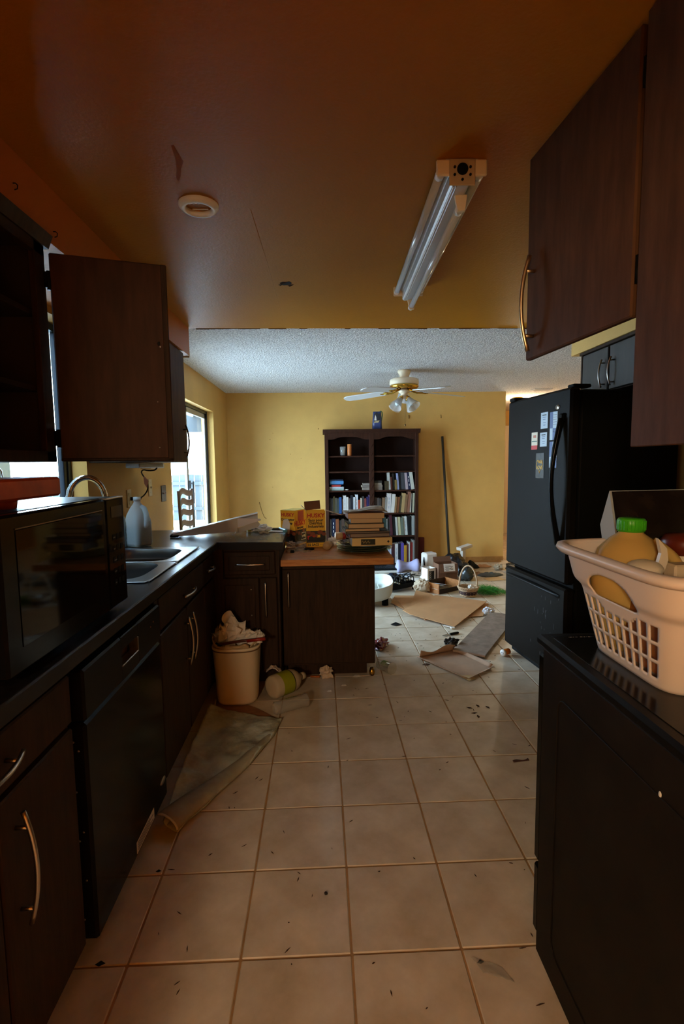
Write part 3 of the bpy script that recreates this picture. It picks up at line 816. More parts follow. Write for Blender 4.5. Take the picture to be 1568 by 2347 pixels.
# ------------------------------------------------------------------ upper cabinets, left
def upper_near():
    t = thing('wall_cabinet', 'dark upper cabinet standing open at far left, its door swung wide', 'cabinet', (-1.12, 0, 1.39))
    x0, x1, y0, y1, z0, z1 = XL + .004, -.952, -.62, .455, 1.392, 2.10
    b = MB()
    b.box((x0, y0, z0), (x1 - .02, y0 + .018, z1)); b.box((x0, y1 - .018, z0), (x1 - .02, y1, z1))
    b.box((x0, y0, z0), (x1 - .02, y1, z0 + .018)); b.box((x0, y0, z1 - .018), (x1 - .02, y1, z1)); b.box((x0, y0, z0), (x0 + .008, y1, z1))
    b.build('body', WOODIN, t)
    f = MB()
    f.box((x1 - .02, y1 - .06, z0), (x1, y1, z1), .002); f.box((x1 - .02, y0, z0), (x1, y0 + .04, z1), .002)
    f.box((x1 - .02, y0, z0), (x1, y1, z0 + .035), .002); f.box((x1 - .02, y0, z1 - .05), (x1, y1, z1), .002)
    f.build('face_frame', WOOD, t)
    for z in (1.62, 1.86): MB().box((x0 + .01, y0 + .018, z), (x1 - .03, y1 - .018, z + .016)).build('shelf', WOODIN, t)
    c = MB().prism([(x1 - .02, 2.085), (x1 + .006, 2.085), (x1 + .022, 2.125), (x1 - .02, 2.125)][::-1], y0, y1 + .02, 'y')
    c.box((x0, y0, 2.10), (x1, y1 + .012, 2.115)); c.build('crown', WOOD, t)
    # the door, hinged on the far stile and swung past square
    h = Vector((-.945, .462, 0)); a = math.radians(17.0)
    R = Matrix.Translation(h) @ Matrix.Rotation(a, 4, 'Z')
    d = MB().box((.004, -.010, 1.393), (.364, .010, 2.068), .004, R).build('door', M('door_inner_wood', (0.052, 0.021, 0.0105), rough=.5, spec=.2, var=.35, vscale=6, stretch=(6, 6, .9)), t)
    e = MB().box((.345, -.0125, 1.393), (.3655, .0125, 2.068), .003, R).box((.004, -.0125, 1.393), (.3655, .0125, 1.405), .003, R).build('edge_band', WOOD, d)
    s = MB()
    for (x, z) in ((.335, 1.79), (.318, 1.60), (.318, 1.44)): s.ball(tuple(R @ Vector((x, -.0105, z))), (.0035, .002, .0035), 8, 6)
    s.build('screw', STEEL, d)
    MB().ball(tuple(R @ Vector((.33, -.0105, 1.80))), (.006, .0012, .008), 8, 6, .6, 2, 3).build('chip', M('chip_dark', (.006, .004, .003), rough=.9), d)
    for z in (1.47, 1.98): MB().cyl((h.x + .002, h.y - .006, z - .03), (h.x + .002, h.y - .006, z + .03), .006, n=10).box((h.x - .016, h.y - .02, z - .025), (h.x + .004, h.y - .008, z + .025), .002).build('hinge', BLACKS, t)
upper_near()
def upper_far():
    t = thing('wall_cabinet', 'short dark upper cabinet with arched handle, nearest the patio door', 'cabinet', (-1.12, 1.85, 1.39))
    x1 = -.957
    MB().box((XL + .004, 1.475, 1.392), (x1 - .02, 2.165, 2.112), .002).build('body', WOOD, t)
    d = MB().box((x1 - .02, 1.825, 1.394), (x1, 2.162, 2.108), .004).build('door', WOODR, t)
    pull(d, (x1, 2.085, 1.455), (x1, 2.085, 1.605), (1, 0, 0), over=.028, mat=M('dark_pull', '#5c564e', rough=.3, metal=1.0))
    d = MB().box((x1 - .02, 1.478, 1.394), (x1, 1.820, 2.108), .004).build('door', WOODR, t)
    pull(d, (x1, 1.555, 1.455), (x1, 1.555, 1.605), (1, 0, 0), over=.028, mat=MATS['dark_pull'])
upper_far()

# ------------------------------------------------------------------ ceiling fittings
def tube_light():
    t = thing('fluorescent_fixture', 'three-tube fluorescent strip light hanging on the orange kitchen ceiling', 'ceiling light', (.395, .9, H - .012), math.radians(-1.5))
    L0, L1 = -.57, .57
    zc = 0.0
    prof = [(-.05, 0), (-.05, -.012), (-.032, -.030), (-.030, -.062), (-.024, -.068), (.024, -.068), (.030, -.062), (.032, -.030), (.05, -.012), (.05, 0)]
    MB().prism(prof, L0, L1, 'y').build('channel', M('fixture_white', '#c8ccce', rough=.35, metal=.15), t, local=True)
    r = MB()
    for x in (-.020, -.012): r.box((x - .002, L0 + .02, -.071), (x + .002, L1, -.067), .001)
    r.build('ridge', MATS['fixture_white'], t, local=True)
    TB = M('fluorescent_tube', '#c3ccd4', rough=.12, spec=.6)
    for (x, z, a, b) in ((-.062, -.030, L0 + .01, L1 - .01), (.062, -.030, L0 + .01, L1 - .03), (.018, -.098, L0 + .09, L1 + .03)):
        tb = MB().cyl((x, a + .03, z), (x, b - .025, z), .0135, n=16).build('tube', TB, t, local=True)
        MB().cyl((x, a, z), (x, a + .032, z), .0142, n=16).cyl((x, b - .028, z), (x, b, z), .0142, n=16).build('end_cap', WHITEP, tb, local=True)
    for y in (L0 + .002, L1 - .006):
        e = MB().box((-.078, y - .004, -.048), (.078, y + .008, 0), .004)
        e.build('socket_bracket', CREAMP, t, local=True)
    for y in (L0 + .075, L1 - .01):
        MB().prism([(-.004, -.066), (.036, -.066), (.030, -.115), (.006, -.115)][::-1], y, y + .012, 'y').build('lamp_holder', CREAMP, t, local=True)
    p = MB().box((-.040, L0 - .008, -.080), (.040, L0 - .003, -.002), .003).build('end_plate', M('plate_tan', '#b5a284', rough=.5), t, local=True)
    k = MB().lathe([(.017, 0), (.017, .004)], (0, L0 - .0085, -.034), 20, Matrix.Rotation(PI / 2, 3, 'X'))
    for (x, z) in ((-.024, -.028), (.024, -.028), (-.024, -.050), (.024, -.050), (0, -.064)): k.lathe([(.004, 0), (.004, .003)], (x, L0 - .0085, z), 10, Matrix.Rotation(PI / 2, 3, 'X'))
    k.build('knockout', BLACKM, t, local=True)
tube_light()
t = thing('detector_base', 'white ring left from a missing smoke detector on the kitchen ceiling', 'smoke detector', (-.487, .625, H - .012))
MB().lathe([(.046, 0), (.044, -.012), (.050, -.018), (.062, -.016), (.070, -.006), (.071, 0)], (-.487, .625, H - .012), 40, cap=False).build('ring', WHITEP, t)
MB().box((-.532, .592, H - .018), (-.442, .606, H - .0121), .002).box((-.515, .648, H - .016), (-.458, .654, H - .0121), .001).build('mounting_bar', WHITEP, t)
k = MB()
for x in (-.512, -.498, -.482, -.462): k.lathe([(.004, 0), (.0035, -.003), (0, -.004)], (x, .599, H - .018), 10)
k.build('screw', STEEL, t)

def ceiling_fan():
    c = (.80, 3.98)
    t = thing('ceiling_fan', 'white five-blade ceiling fan with brass trim and clouded glass shades', 'ceiling fan', (c[0], c[1], H))
    Z = H
    MB().lathe([(.0, Z), (.068, Z - .001), (.066, Z - .02), (.048, Z - .055), (.045, Z - .075), (.05, Z - .08)], (*c, 0), 32).build('canopy', CREAMP, t)
    MB().lathe([(.05, Z - .075), (.125, Z - .085), (.145, Z - .095), (.148, Z - .11), (.148, Z - .145), (.140, Z - .15)], (*c, 0), 40).build('motor_housing', CREAMP, t)
    MB().lathe([(.138, Z - .148), (.148, Z - .155), (.147, Z - .172), (.128, Z - .186), (.05, Z - .19)], (*c, 0), 40).build('brass_band', BRASS, t)
    MB().lathe([(.05, Z - .188), (.06, Z - .20), (.055, Z - .225), (.035, Z - .235), (.034, Z - .262), (.045, Z - .27), (.03, Z - .29), (0, Z - .292)], (*c, 0), 28).build('switch_housing', CREAMP, t)
    for k in range(5):
        a = math.radians(10 + 72 * k)
        R = Matrix.Translation((c[0], c[1], Z - .20)) @ Matrix.Rotation(a, 4, 'Z') @ Matrix.Rotation(math.radians(4.5), 4, 'Y') @ Matrix.Rotation(math.radians(11), 4, 'X')
        pl = [(.20, -.052), (.24, -.060), (.56, -.070), (.63, -.062), (.662, -.035), (.668, 0), (.662, .035), (.63, .062), (.56, .070), (.24, .060), (.20, .052)]
        bl = MB().prism(pl, -.004, .004, 'z', R).build('blade', M('blade_white', '#cfd0d0', rough=.45), t)
        ar = MB().tube([R @ Vector(p) for p in ((.06, 0, .012), (.10, 0, -.004), (.14, 0, -.012), (.18, 0, -.008), (.24, 0, -.006))], .009, 8)
        ar.box((.17, -.035, -.010), (.215, .035, -.0045), .003, R); ar.box((.20, -.012, -.010), (.26, .012, -.0045), .003, R)
        ar.build('blade_arm', BRASS, bl)
    for k in range(4):
        a = math.radians(40 + 90 * k)
        R3 = Matrix.Rotation(a, 3, 'Z') @ Matrix.Rotation(math.radians(180 - 42), 3, 'Y')
        o = Vector((c[0] + .035 * math.cos(a), c[1] + .035 * math.sin(a), Z - .265))
        sh = MB().lathe([(.024, .03), (.030, .05), (.038, .08), (.050, .11), (.062, .14), (.066, .15)], o, 24, R3, cap=False).build('lamp_shade', SHADE, t)
        MB().lathe([(.0, 0), (.016, 0), (.022, .02), (.026, .035), (.020, .04)], o, 18, R3).build('fitter', BRASS, sh)
        MB().lathe([(.012, .035), (.014, .05), (.026, .08), (.028, .1), (.018, .118), (0, .124)], o, 16, R3).build('bulb', M('frosted_bulb', '#c7d0d6', rough=.3), sh)
    ch = MB().cyl((c[0] + .005, c[1] - .03, Z - .28), (c[0] + .005, c[1] - .03, 1.765), .0016, n=5)
    ch.ball((c[0] + .005, c[1] - .03, 1.755), (.009, .009, .013), 10, 8)
    ch.build('pull_chain', M('chain', '#6a5030', rough=.4, metal=.8), t)
ceiling_fan()
def hall_light():
    t = thing('hall_ceiling_light', 'lit ceiling light glowing in the hallway above the refrigerator', 'ceiling light', (2.86, 6.25, H))
    MB().lathe([(0, H - .001), (.075, H - .002), (.075, H - .02), (.05, H - .035), (.03, H - .05)], (2.86, 6.25, 0), 24).build('canopy', BRASS, t)
    MB().lathe([(.02, H - .05), (.035, H - .075), (.04, H - .10), (.028, H - .125), (0, H - .132)], (2.86, 6.25, 0), 20).build('bulb', emit('lit_bulb', '#ffcf86', 9.0), t)
hall_light()
t = thing('air_vent', 'small white vent in the white ceiling above the refrigerator', 'vent', (2.86, 5.42, H))
MB().box((2.74, 5.36, H - .010), (2.98, 5.48, H - .0005), .003).build('frame', WHITEM, t)
v = MB()
for k in range(6): v.box((2.76, 5.372 + k * .017, H - .014), (2.96, 5.380 + k * .017, H - .009))
v.build('louvre', WHITEM, t)

# ------------------------------------------------------------------ refrigerator and its magnets
FR = (1.253, 2.262, 0.0)
FA = math.radians(6.2)
# local frame: x runs into the body (depth), y runs along the front towards the camera (negative)
def fridge():
    t = thing('refrigerator', 'tall black bottom-freezer refrigerator pulled askew on the right', 'refrigerator', FR, FA)
    W = .745; Hh = 1.785
    MB().box((.075, -W + .012, .02), (.70, -.012, Hh - .012), .006).build('case', BLACKS, t, local=True)
    d = MB().box((0, -W, .655), (.062, 0, Hh), .014)
    dr = d.build('fridge_door', FRIDGE, t, local=True)
    f = MB().box((0, -W, .062), (.062, 0, .632), .014)
    # moulded grip along the top of the freezer drawer
    fz = f.build('freezer_drawer', FRIDGE, t, local=True)
    g = MB(); n = 16
    def lip(u, v):
        y = -.04 - u * (W - .10); b = math.sin(u * PI) ** .6
        a = v * PI
        return (-.004 - .026 * b * math.sin(a), y, .585 - .022 * (1 - math.cos(a)) * .5 - .030 * (1 - b) * 0 + .014 * b)
    g.grid(lip, 20, 6); g.build('drawer_grip', BLACKS, fz, local=True)
    MB().box((.062, -W + .02, .62), (.075, -.02, Hh - .02)).box((.062, -W + .02, .08), (.075, -.02, .60)).build('gasket', BLACKM, t, local=True)
    MB().box((.05, -W + .02, .012), (.09, -.02, .058), .004).build('toe_grille', BLACKM, t, local=True)
    MB().lathe([(.02, 0), (.02, .02)], (.12, -.08, 0), 12).lathe([(.02, 0), (.02, .02)], (.12, -W + .08, 0), 12).build('foot', BLACKM, t, local=True)
    # door handle: long bowed bar
    pts = []
    for i in range(17):
        u = i / 16; b = math.sin(PI * u)
        pts.append((-.014 - .046 * b ** 1.1, -W + .068 + .012 * b, .885 + .73 * u))
    h = MB().tube(pts, [.013 + .006 * (1 - math.sin(PI * i / 16)) for i in range(17)], 10)
    h.box((-.02, -W + .050, .855), (.004, -W + .09, .91), .008); h.box((-.02, -W + .050, 1.59), (.004, -W + .09, 1.645), .008)
    h.build('handle', BLACKG, dr, local=True)
    MB().box((.0, -.09, Hh - .002), (.12, -.012, Hh + .022), .006).box((.02, -W + .01, Hh - .002), (.13, -W + .075, Hh + .018), .006).build('hinge_cover', BLACKM, t, local=True)
    MB().lathe([(.024, 0), (.022, .003), (.0, .004)], (0, -.615, 1.685), 24, Matrix.Rotation(-PI / 2, 3, 'Y') @ Matrix.Diagonal((.62, 1, 1))).build('badge', STEEL, dr, local=True)
    s = MB()
    for k in range(26):
        s.box((-.0006, -.12 - random.random() * .5, .2 + random.random() * .34), (0, 0, 0)) if False else None
    for k in range(30):
        y = -.55 + random.gauss(0, .07); z = .14 + random.random() * .42; l = random.uniform(.004, .03)
        s.box((-.0008, y, z), (.0, y + .0022, z + l))
    s.build('dried_drips', M('drip_grey', '#55585a', rough=.7), fz, local=True)
fridge()
FM = Matrix.Translation(FR) @ Matrix.Rotation(FA, 4, 'Z')
def magnet(y, z, w, h, mats, label, build, cat='magnet', name='fridge_magnet', tilt=0.0):
    t = thing(name, label, cat, tuple(FM @ Vector((-.0005, y, z))), FA)
    X = Matrix.Rotation(tilt, 4, 'X')
    # local: +y left of viewer?  viewer looks along +x, so viewer-right is -y
    m = MB().box((-.0015, -w / 2, -h / 2), (0, w / 2, h / 2), 0, X)
    t2 = m.build('card', mats, t, local=True)
    def bar(name, x0, x1, z0, z1, mat):   # in viewer coordinates, metres from the magnet's centre
        return MB().box((-.0022, -x1, z0), (-.0014, -x0, z1), 0, X).build(name, mat, t, local=True)
    def words(s, x, zz, size, mat):
        Fm = WM[t.name] @ X @ frame((-.0024, -x, zz), (0, -1, 0), (0, 0, 1))
        return text(t, 'lettering', s, mat, Fm, size)
    build(bar, words, w, h)
BLUEP = M('print_blue', '#3f5688', rough=.5); GREYP = M('print_grey', '#7d848c', rough=.5); SKYW = M('card_pale_blue', '#b9cad6', rough=.5); CREAMC = M('card_cream', '#d9cdb2', rough=.5)
def b_white(bar, words, w, h):
    bar('print', -.022, .022, h * .30, h * .36, BLKT)
    for k, f in enumerate((.18, .05, -.16, -.30)): bar('print', -.018 + .003 * k, .018 - .003 * (k % 2), h * f, h * f + .003, BLUEP)
magnet(-.475, 1.620, .078, .098, SKYW, 'white business card magnet below the badge, highest on the refrigerator door', b_white)
magnet(-.470, 1.505, .078, .085, SKYW, 'white business card magnet beside the red-striped one on the refrigerator', b_white)
def b_red(bar, words, w, h):
    bar('print', -w / 2, w / 2, -h / 2, -h * .26, REDT); bar('print', -w / 2 + .006, w / 2 - .006, -.006, .001, M('print_green', '#2f5a48', rough=.5))
    bar('print', -.015, .018, h * .18, h * .34, M('print_salmon', '#c07a5c', rough=.6))
magnet(-.365, 1.500, .072, .108, CREAMC, 'cream magnet with a red bottom stripe, leftmost on the refrigerator door', b_red)
def b_blue(bar, words, w, h):
    bar('print', -w / 2, -w * .10, -h * .08, h * .5, BLUEP); bar('print', -w * .10, w / 2, -h * .5, -h * .08, BLUEP)
    for k in range(5): bar('print', -w * .05, w * .42, h * (.38 - .085 * k), h * (.38 - .085 * k) + .003, GREYP)
    bar('print', -w * .02, w * .18, -h * .22, -h * .17, WHT)
magnet(-.578, 1.580, .078, .165, SKYW, 'upper blue and white checkered schedule magnet by the refrigerator handle', b_blue)
magnet(-.580, 1.410, .078, .155, SKYW, 'lower blue and white checkered schedule magnet by the refrigerator handle', b_blue)
GOLDP = M('gold_print', '#b8892c', rough=.35, metal=.4)
def b_love(bar, words, w, h):
    words('LOVE', 0, -.012, .032, GOLDP)
    words('Wild', .0, .022, .026, GOLDP)
# heart outline as a raised gold line
magnet(-.435, 1.345, .095, .155, M('smoke_card', '#33312c', rough=.25), 'dark magnet with a gold heart reading LOVE, lowest on the refrigerator', b_love)
_lv = [o for o in bpy.data.objects if o.get('label', '').startswith('dark magnet with a gold heart')][0]
pts = []
for k in range(25):
    a = 2 * PI * k / 24
    hx = 16 * math.sin(a) ** 3; hz = 13 * math.cos(a) - 5 * math.cos(2 * a) - 2 * math.cos(3 * a) - math.cos(4 * a)
    pts.append((-.0026, -hx / 16 * .036, .002 + hz / 16 * .045))
MB().tube(pts[:-1], .0016, 5, closed=True).build('heart_outline', GOLDP, _lv, local=True)

def over_fridge():
    t = thing('wall_cabinet', 'dark two-door cabinet with curved pulls above the refrigerator', 'cabinet', (1.88, 1.7, 1.80))
    x0 = 1.705
    MB().box((x0 + .02, .95, 1.80), (XR - .004, 2.15, 2.09), .002).build('body', WOOD, t)
    MB().box((x0 - .006, .95, 2.075), (x0 + .02, 2.165, 2.094), .003).box((x0, 2.135, 1.80), (x0 + .02, 2.152, 2.075), .002).build('face_frame', WOOD, t)
    for (a, b, hy) in ((1.825, 2.130, 1.862), (1.505, 1.806, 1.76), (1.19, 1.49, 1.225)):
        d = MB().box((x0, a, 1.806), (x0 + .02, b, 2.070), .004).build('door', M('cabinet_grey_brown', (.034, .028, .022), rough=.4, var=.25, vscale=6, stretch=(6, 6, .8)), t)
        pull(d, (x0, hy, 1.845), (x0, hy, 1.975), (-1, 0, 0), over=.02)
over_fridge()

# ------------------------------------------------------------------ range
def kitchen_range():
    x0, x1, y0, y1 = .512, 1.272, -.685, -.030
    t = thing('kitchen_range', 'black kitchen range turned end-on at right, its embossed side panel facing the aisle', 'range', (.89, -.36, 0))
    MB().box((x0 + .006, y0, .02), (x1 - .006, y1, .882), .004).build('body', BLACKS, t)
    # side panel with a raised rounded rectangle bead
    s = MB().box((x0, y0, .02), (x0 + .008, y1, .886), .002)
    sp = s.build('side_panel', RANGEM, t)
    a, b, c, d, r = y0 + .07, y1 - .088, .105, .795, .035
    pts = []
    for (cy, cz, a0) in ((b - r, d - r, 0), (a + r, d - r, 90), (a + r, c + r, 180), (b - r, c + r, 270)):
        for k in range(6):
            an = math.radians(a0 + 18 * k); pts.append((x0 - .0006, cy + r * math.cos(an), cz + r * math.sin(an)))
    MB().tube(pts, .0022, 6, closed=True).build('embossed_bead', RANGEM, sp)
    MB().ball((x0 - .001, -.50, .80), (.0015, .004, .006), 8, 6).build('chip', WHT, sp)
    o = MB().box((x0 + .004, y1 + .004, .272), (x1 - .004, y1 + .038, .862), .006).build('oven_door', BLACKG, t)
    MB().tube([(x0 + .06, y1 + .038, .80), (x0 + .06, y1 + .075, .80), (x1 - .06, y1 + .075, .80), (x1 - .06, y1 + .038, .80)], .011, 10).build('handle', BLACKS, o)
    MB().box((x0 + .004, y1 + .004, .06), (x1 - .004, y1 + .036, .258), .006).build('drawer', BLACKG, t)
    k = MB().box((x0 - .008, y0, .888), (x1 + .008, y1 + .03, .916), .008)
    ct = k.build('cooktop', BLACKS, t)
    MB().box((x0 + .02, y0 + .06, .9155), (x1 - .02, y1 - .0, .9175), .001).build('glass_surface', M('ceran_glass', (.006, .006, .006), rough=.16, spec=.2), ct)
    sc = MB()
    for q in range(14):
        sc.box((.57 + q * .006 + random.random() * .004, y1 - .012, .9172), (.572 + q * .006 + random.random() * .004, y1 - .010, .9182))
    sc.build('crumbs', M('crumb', '#77706a', rough=.9), ct)
    f = MB()
    for x in (x0 + .05, x1 - .05):
        for y in (y0 + .05, y1 - .05): f.cyl((x, y, 0), (x, y, .022), .015, n=10)
    f.build('foot', BLACKM, t)
kitchen_range()

def hood_cabinet():
    t = thing('wall_cabinet', 'reddish dark upper cabinet at right edge with its pulled door swung open toward the aisle', 'cabinet', (.95, -.45, 1.40))
    x0, x1, y0, y1 = .622, 1.34, -.70, -.192
    MB().box((x0, y0, 1.405), (x0 + .018, y1, 2.295), .002).build('side_panel', WOODR, t)
    b = MB().box((x1 - .018, y0, 1.405), (x1, y1, 2.295)).box((x0 + .018, y0, 2.277), (x1, y1, 2.295)).box((x0 + .018, y0, 1.69), (x1, y1, 1.708)).box((x0 + .018, y0, 1.69), (x1, y0 + .008, 2.29))
    b.build('body', WOODIN, t)
    MB().box((x0 + .018, y1 - .02, 1.69), (x0 + .05, y1, 2.29)).box((x1 - .05, y1 - .02, 1.69), (x1, y1, 2.29)).box((x0 + .018, y1 - .02, 1.69), (x1, y1, 1.72)).build('face_frame', WOOD, t)
    h = Vector((.632, -.178, 0)); R = Matrix.Translation(h) @ Matrix.Rotation(math.radians(94.5), 4, 'Z')
    # closed the door would run along +x; it has been swung round to point along +y
    d = MB().box((.004, -.010, 1.690), (.492, .010, 2.288), .004, R).build('door', WOODR, t)
    a = R @ Vector((.445, .010, 1.755)); c = R @ Vector((.445, .010, 1.945)); n = (R.to_3x3() @ Vector((0, 1, 0)))
    pull(d, a, c, n, over=.045, stand=.030, bow=.024, r=.0065, mat=M('gold_nickel', '#d8b88c', rough=.36, metal=1.0))
    for z in (1.76, 2.16): MB().cyl((h.x, h.y, z), (h.x, h.y, z + .06), .006, n=10).build('hinge', BLACKS, d)
hood_cabinet()
def range_hood():
    t = thing('range_hood', 'black range hood under the upper cabinet above the range', 'range hood', (.98, -.44, 1.54))
    MB().prism([(-.695, 1.56), (-.22, 1.56), (-.20, 1.60), (-.26, 1.688), (-.695, 1.688)], .645, 1.318, 'x').build('canopy', BLACKM, t)
    MB().box((.68, -.66, 1.553), (1.28, -.26, 1.561), .002).build('filter', BLACKM, t)
range_hood()

# ------------------------------------------------------------------ laundry basket on the range and what it holds
BX, BY, BZ = .825, -.238, .9185
CT = .5 ** (1 / 7)
def bpt(side, t, v, grow=0.0):
    # four flaring sides joined by rounded corners; t runs along a side, v up
    band = .012 / (1 + math.exp(-(v - .66) * 60))
    hx = .222 + .045 * v + grow + band; hy = .150 + .072 * v + grow + band
    o = (1 - abs(t) ** 7) ** (1 / 7)
    x, y = ((o, t), (-t, o), (-o, -t), (t, -o))[side]
    return Vector((BX + hx * x, BY + hy * y, BZ + .243 * v))
def laundry_basket():
    t = thing('laundry_basket', 'pinkish white plastic laundry basket with lattice sides, standing on the black range', 'basket', (BX, BY, BZ))
    cols = {}
    for side in range(4):
        n = 9 if side % 2 == 0 else 14
        lo, hi = -.74, .74; p = (hi - lo) / n; g = p * .32
        ts = []; kind = []
        m = 5
        def seg(a, b, k, hole):
            for q in range(k):
                ts.append(a + (b - a) * q / k); kind.append(hole)
        seg(-CT, lo + g / 2, 6, False)
        for k in range(n):
            seg(lo + p * k + g / 2, lo + p * (k + 1) - g / 2, m, True)
            if k < n - 1: seg(lo + p * (k + 1) - g / 2, lo + p * (k + 1) + g / 2, 2, False)
        seg(hi - g / 2, CT, 6, False)
        cols[side] = (ts, kind)
    vb = []; vk = []
    def vseg(a, b, k, hole):
        for q in range(k): vb.append(a + (b - a) * q / k); vk.append(hole)
    vseg(0, .085, 3, False)
    for k in range(3):
        a = .085 + k * .165
        vseg(a, a + .137, 5, True); vseg(a + .137, a + .165, 2, False)
    vseg(.58, 1.0, 26, False); vb.append(1.0)
    loop = [(sd, tt) for sd in range(4) for tt in cols[sd][0]]
    hk = [h for sd in range(4) for h in cols[sd][1]]
    N = len(loop); NV = len(vb) - 1
    vs = [bpt(sd, tt, v) for v in vb for (sd, tt) in loop]
    fs = []; handle_v = set()
    for j in range(NV):
        v = (vb[j] + vb[j + 1]) / 2
        for i in range(N):
            sd, tt = loop[i]; hole = vk[j] and hk[i]
            t2 = loop[(i + 1) % N][1]
            tm = (tt + t2) / 2 if loop[(i + 1) % N][0] == sd else 1
            q4 = (j * N + i, j * N + (i + 1) % N, (j + 1) * N + (i + 1) % N, (j + 1) * N + i)
            if sd % 2 == 0:
                e = (tm / .44) ** 2 + ((v - .625) / .22) ** 2
                if v > .60 and e < 1: hole = True; handle_v.update(q4)
                elif vk[j] and v > .40 and (tm / .50) ** 2 + ((v - .70) / .24) ** 2 < 1: hole = False
            if not hole: fs.append(q4)
    # even out the edge of the hand holes
    ec = {}
    for f in fs:
        for a, b in zip(f, f[1:] + f[:1]):
            k = (min(a, b), max(a, b)); ec[k] = ec.get(k, 0) + 1
    nb = {}
    for (a, b), c in ec.items():
        if c == 1 and a in handle_v and b in handle_v: nb.setdefault(a, []).append(b); nb.setdefault(b, []).append(a)
    for _ in range(12):
        new = {k: (vs[k] * 2 + vs[n_[0]] + vs[n_[1]]) / 4 for k, n_ in nb.items() if len(n_) == 2}
        for k, p in new.items(): vs[k] = p
    m = MB(); m.add(vs, fs, True)
    m.f.append(tuple(range(N - 1, -1, -1))); m.mi.append(0); m.sm.append(False)
    m.build('body', PINKP, t, solid=.0035)
    r = MB()
    prof = [(.0, -.012), (.014, -.014), (.021, -.004), (.018, .006), (.006, .009), (-.004, .004)]
    vs = []
    for (g, dz) in prof:
        for (sd, tt) in loop: p = bpt(sd, tt, 1.0, g); vs.append((p.x, p.y, p.z + dz))
    fs = [(j * N + i, j * N + (i + 1) % N, ((j + 1) % 6) * N + (i + 1) % N, ((j + 1) % 6) * N + i) for j in range(6) for i in range(N)]
    r.add(vs, fs, True); r.build('rim', PINKP, t)
laundry_basket()
def big_jug(x, y, z, label):
    t = thing('juice_jug', label, 'jug', (x, y, z))
    MB().lathe([(.040, .001), (.048, .006), (.060, .05), (.075, .10), (.082, .14), (.084, .17), (.082, .200), (.070, .240), (.044, .268), (.027, .280), (.026, .288)], (x, y, z), 32).build('body', JUICE, t)
    cp = MB().lathe([(.030, .284), (.0295, .312), (.027, .315), (0, .3155)], (x, y, z), 32)
    for k in range(24):
        a = 2 * PI * k / 24; cp.box((x + .0295 * math.cos(a) - .001, y + .0295 * math.sin(a) - .001, z + .288), (x + .0295 * math.cos(a) + .001, y + .0295 * math.sin(a) + .001, z + .310))
    cp.build('cap', GREENC, t)
    MB().tube([(x + .034 + .052 * math.sin(q * PI / 12), y - .028 - .016 * math.sin(q * PI / 12), z + .262 - .010 * q) for q in range(13)], .013, 10).build('handle', JUICE, t)
big_jug(.666, -.139, BZ + .006, 'amber jug with a bright green cap standing in the laundry basket')
KN = M('off_white_tool', '#cbbfa8', rough=.35)
m = MB().prism([(.0, .0), (.022, .02), (.030, .045), (.026, .07), (.006, .092), (.014, .06), (.006, .03)], -.005, .005, 'y', Matrix.Translation((.640, -.262, 1.118)))
solo(m, 'curved_utensil', KN, 'off-white curved pointed plastic utensil sticking up from the laundry basket', 'utensil')
m = MB().ball((.618, -.268, 1.146), (.036, .036, .020), 20, 12)
solo(m, 'plastic_bowl', KN, 'upturned white plastic bowl at the near rim inside the laundry basket', 'bowl')
t = thing('storage_jar', 'pale jar with a dark red-brown lid in the laundry basket, right of the utensil', 'jar', (.795, -.150, .93))
MB().lathe([(.05, 0), (.056, .01), (.056, .21), (.05, .225), (.047, .235)], (.795, -.150, .93), 28).build('body', KN, t)
MB().lathe([(.053, .225), (.054, .255), (.046, .268), (.0, .274)], (.795, -.150, .93), 28).build('lid', M('lid_red_brown', '#5a2113', rough=.35), t)
t = thing('white_box', 'pale upright carton below the dark-lidded jar in the laundry basket', 'box', (.745, -.24, .93))
MB().box((.690, -.262, .925), (.80, -.222, 1.150), .004).build('carton', M('carton_cream', '#c7b293', rough=.6), t)
m = MB().sheet([(.60, -.31, .99), (.60, -.17, .99), (.612, -.17, 1.14), (.612, -.31, 1.14)], .002)
m = MB().prism([(-.31, .93), (-.195, .93), (-.195, 1.115), (-.25, 1.14), (-.31, 1.10)], .628, .640, 'x')
solo(m, 'orange_folder', M('orange_brown_card', '#9a5a1c', rough=.7), 'orange-brown card showing through the lattice of the laundry basket', 'folder')
t = thing('white_tub', 'small white tub behind the lattice of the laundry basket', 'tub', (.66, -.345, .93))
MB().lathe([(.03, 0), (.034, .01), (.04, .09), (.043, .092), (.043, .1), (0, .1)], (.67, -.335, BZ + .006), 20).build('body', WHITEP, t)
# box with a dark glossy front leaning behind the basket
t = thing('picture_box', 'white box with a dark glossy front leaning at the back of the laundry basket', 'box', (.69, -.075, 1.06), math.radians(6))
R = Matrix.Rotation(math.radians(-15), 4, 'X')
MB().prism([(0, 0), (.055, 0), (.055, .165), (0, .245)], .0, .27, 'x', R).build('carton', M('carton_grey_white', '#9ea2a2', rough=.6), t, local=True)
MB().prism([(-.002, .002), (0, .002), (0, .243), (-.002, .243)], .006, .268, 'x', R).build('glossy_front', M('dark_print_gloss', (.018, .011, .008), rough=.2, spec=.4, var=.6, vscale=9), t, local=True)
t = thing('wooden_paddle', 'pale wooden paddle handle rising at the right edge behind the laundry basket', 'utensil', (.90, -.20, .93))
MB().box((-.017, -.006, 0), (.017, .006, .45), .004, Matrix.Translation((.885, -.155, .925)) @ Matrix.Rotation(math.radians(-5), 4, 'Y')).build('blade', M('pale_wood', '#8d7660', rough=.6, var=.2, vscale=5), t)

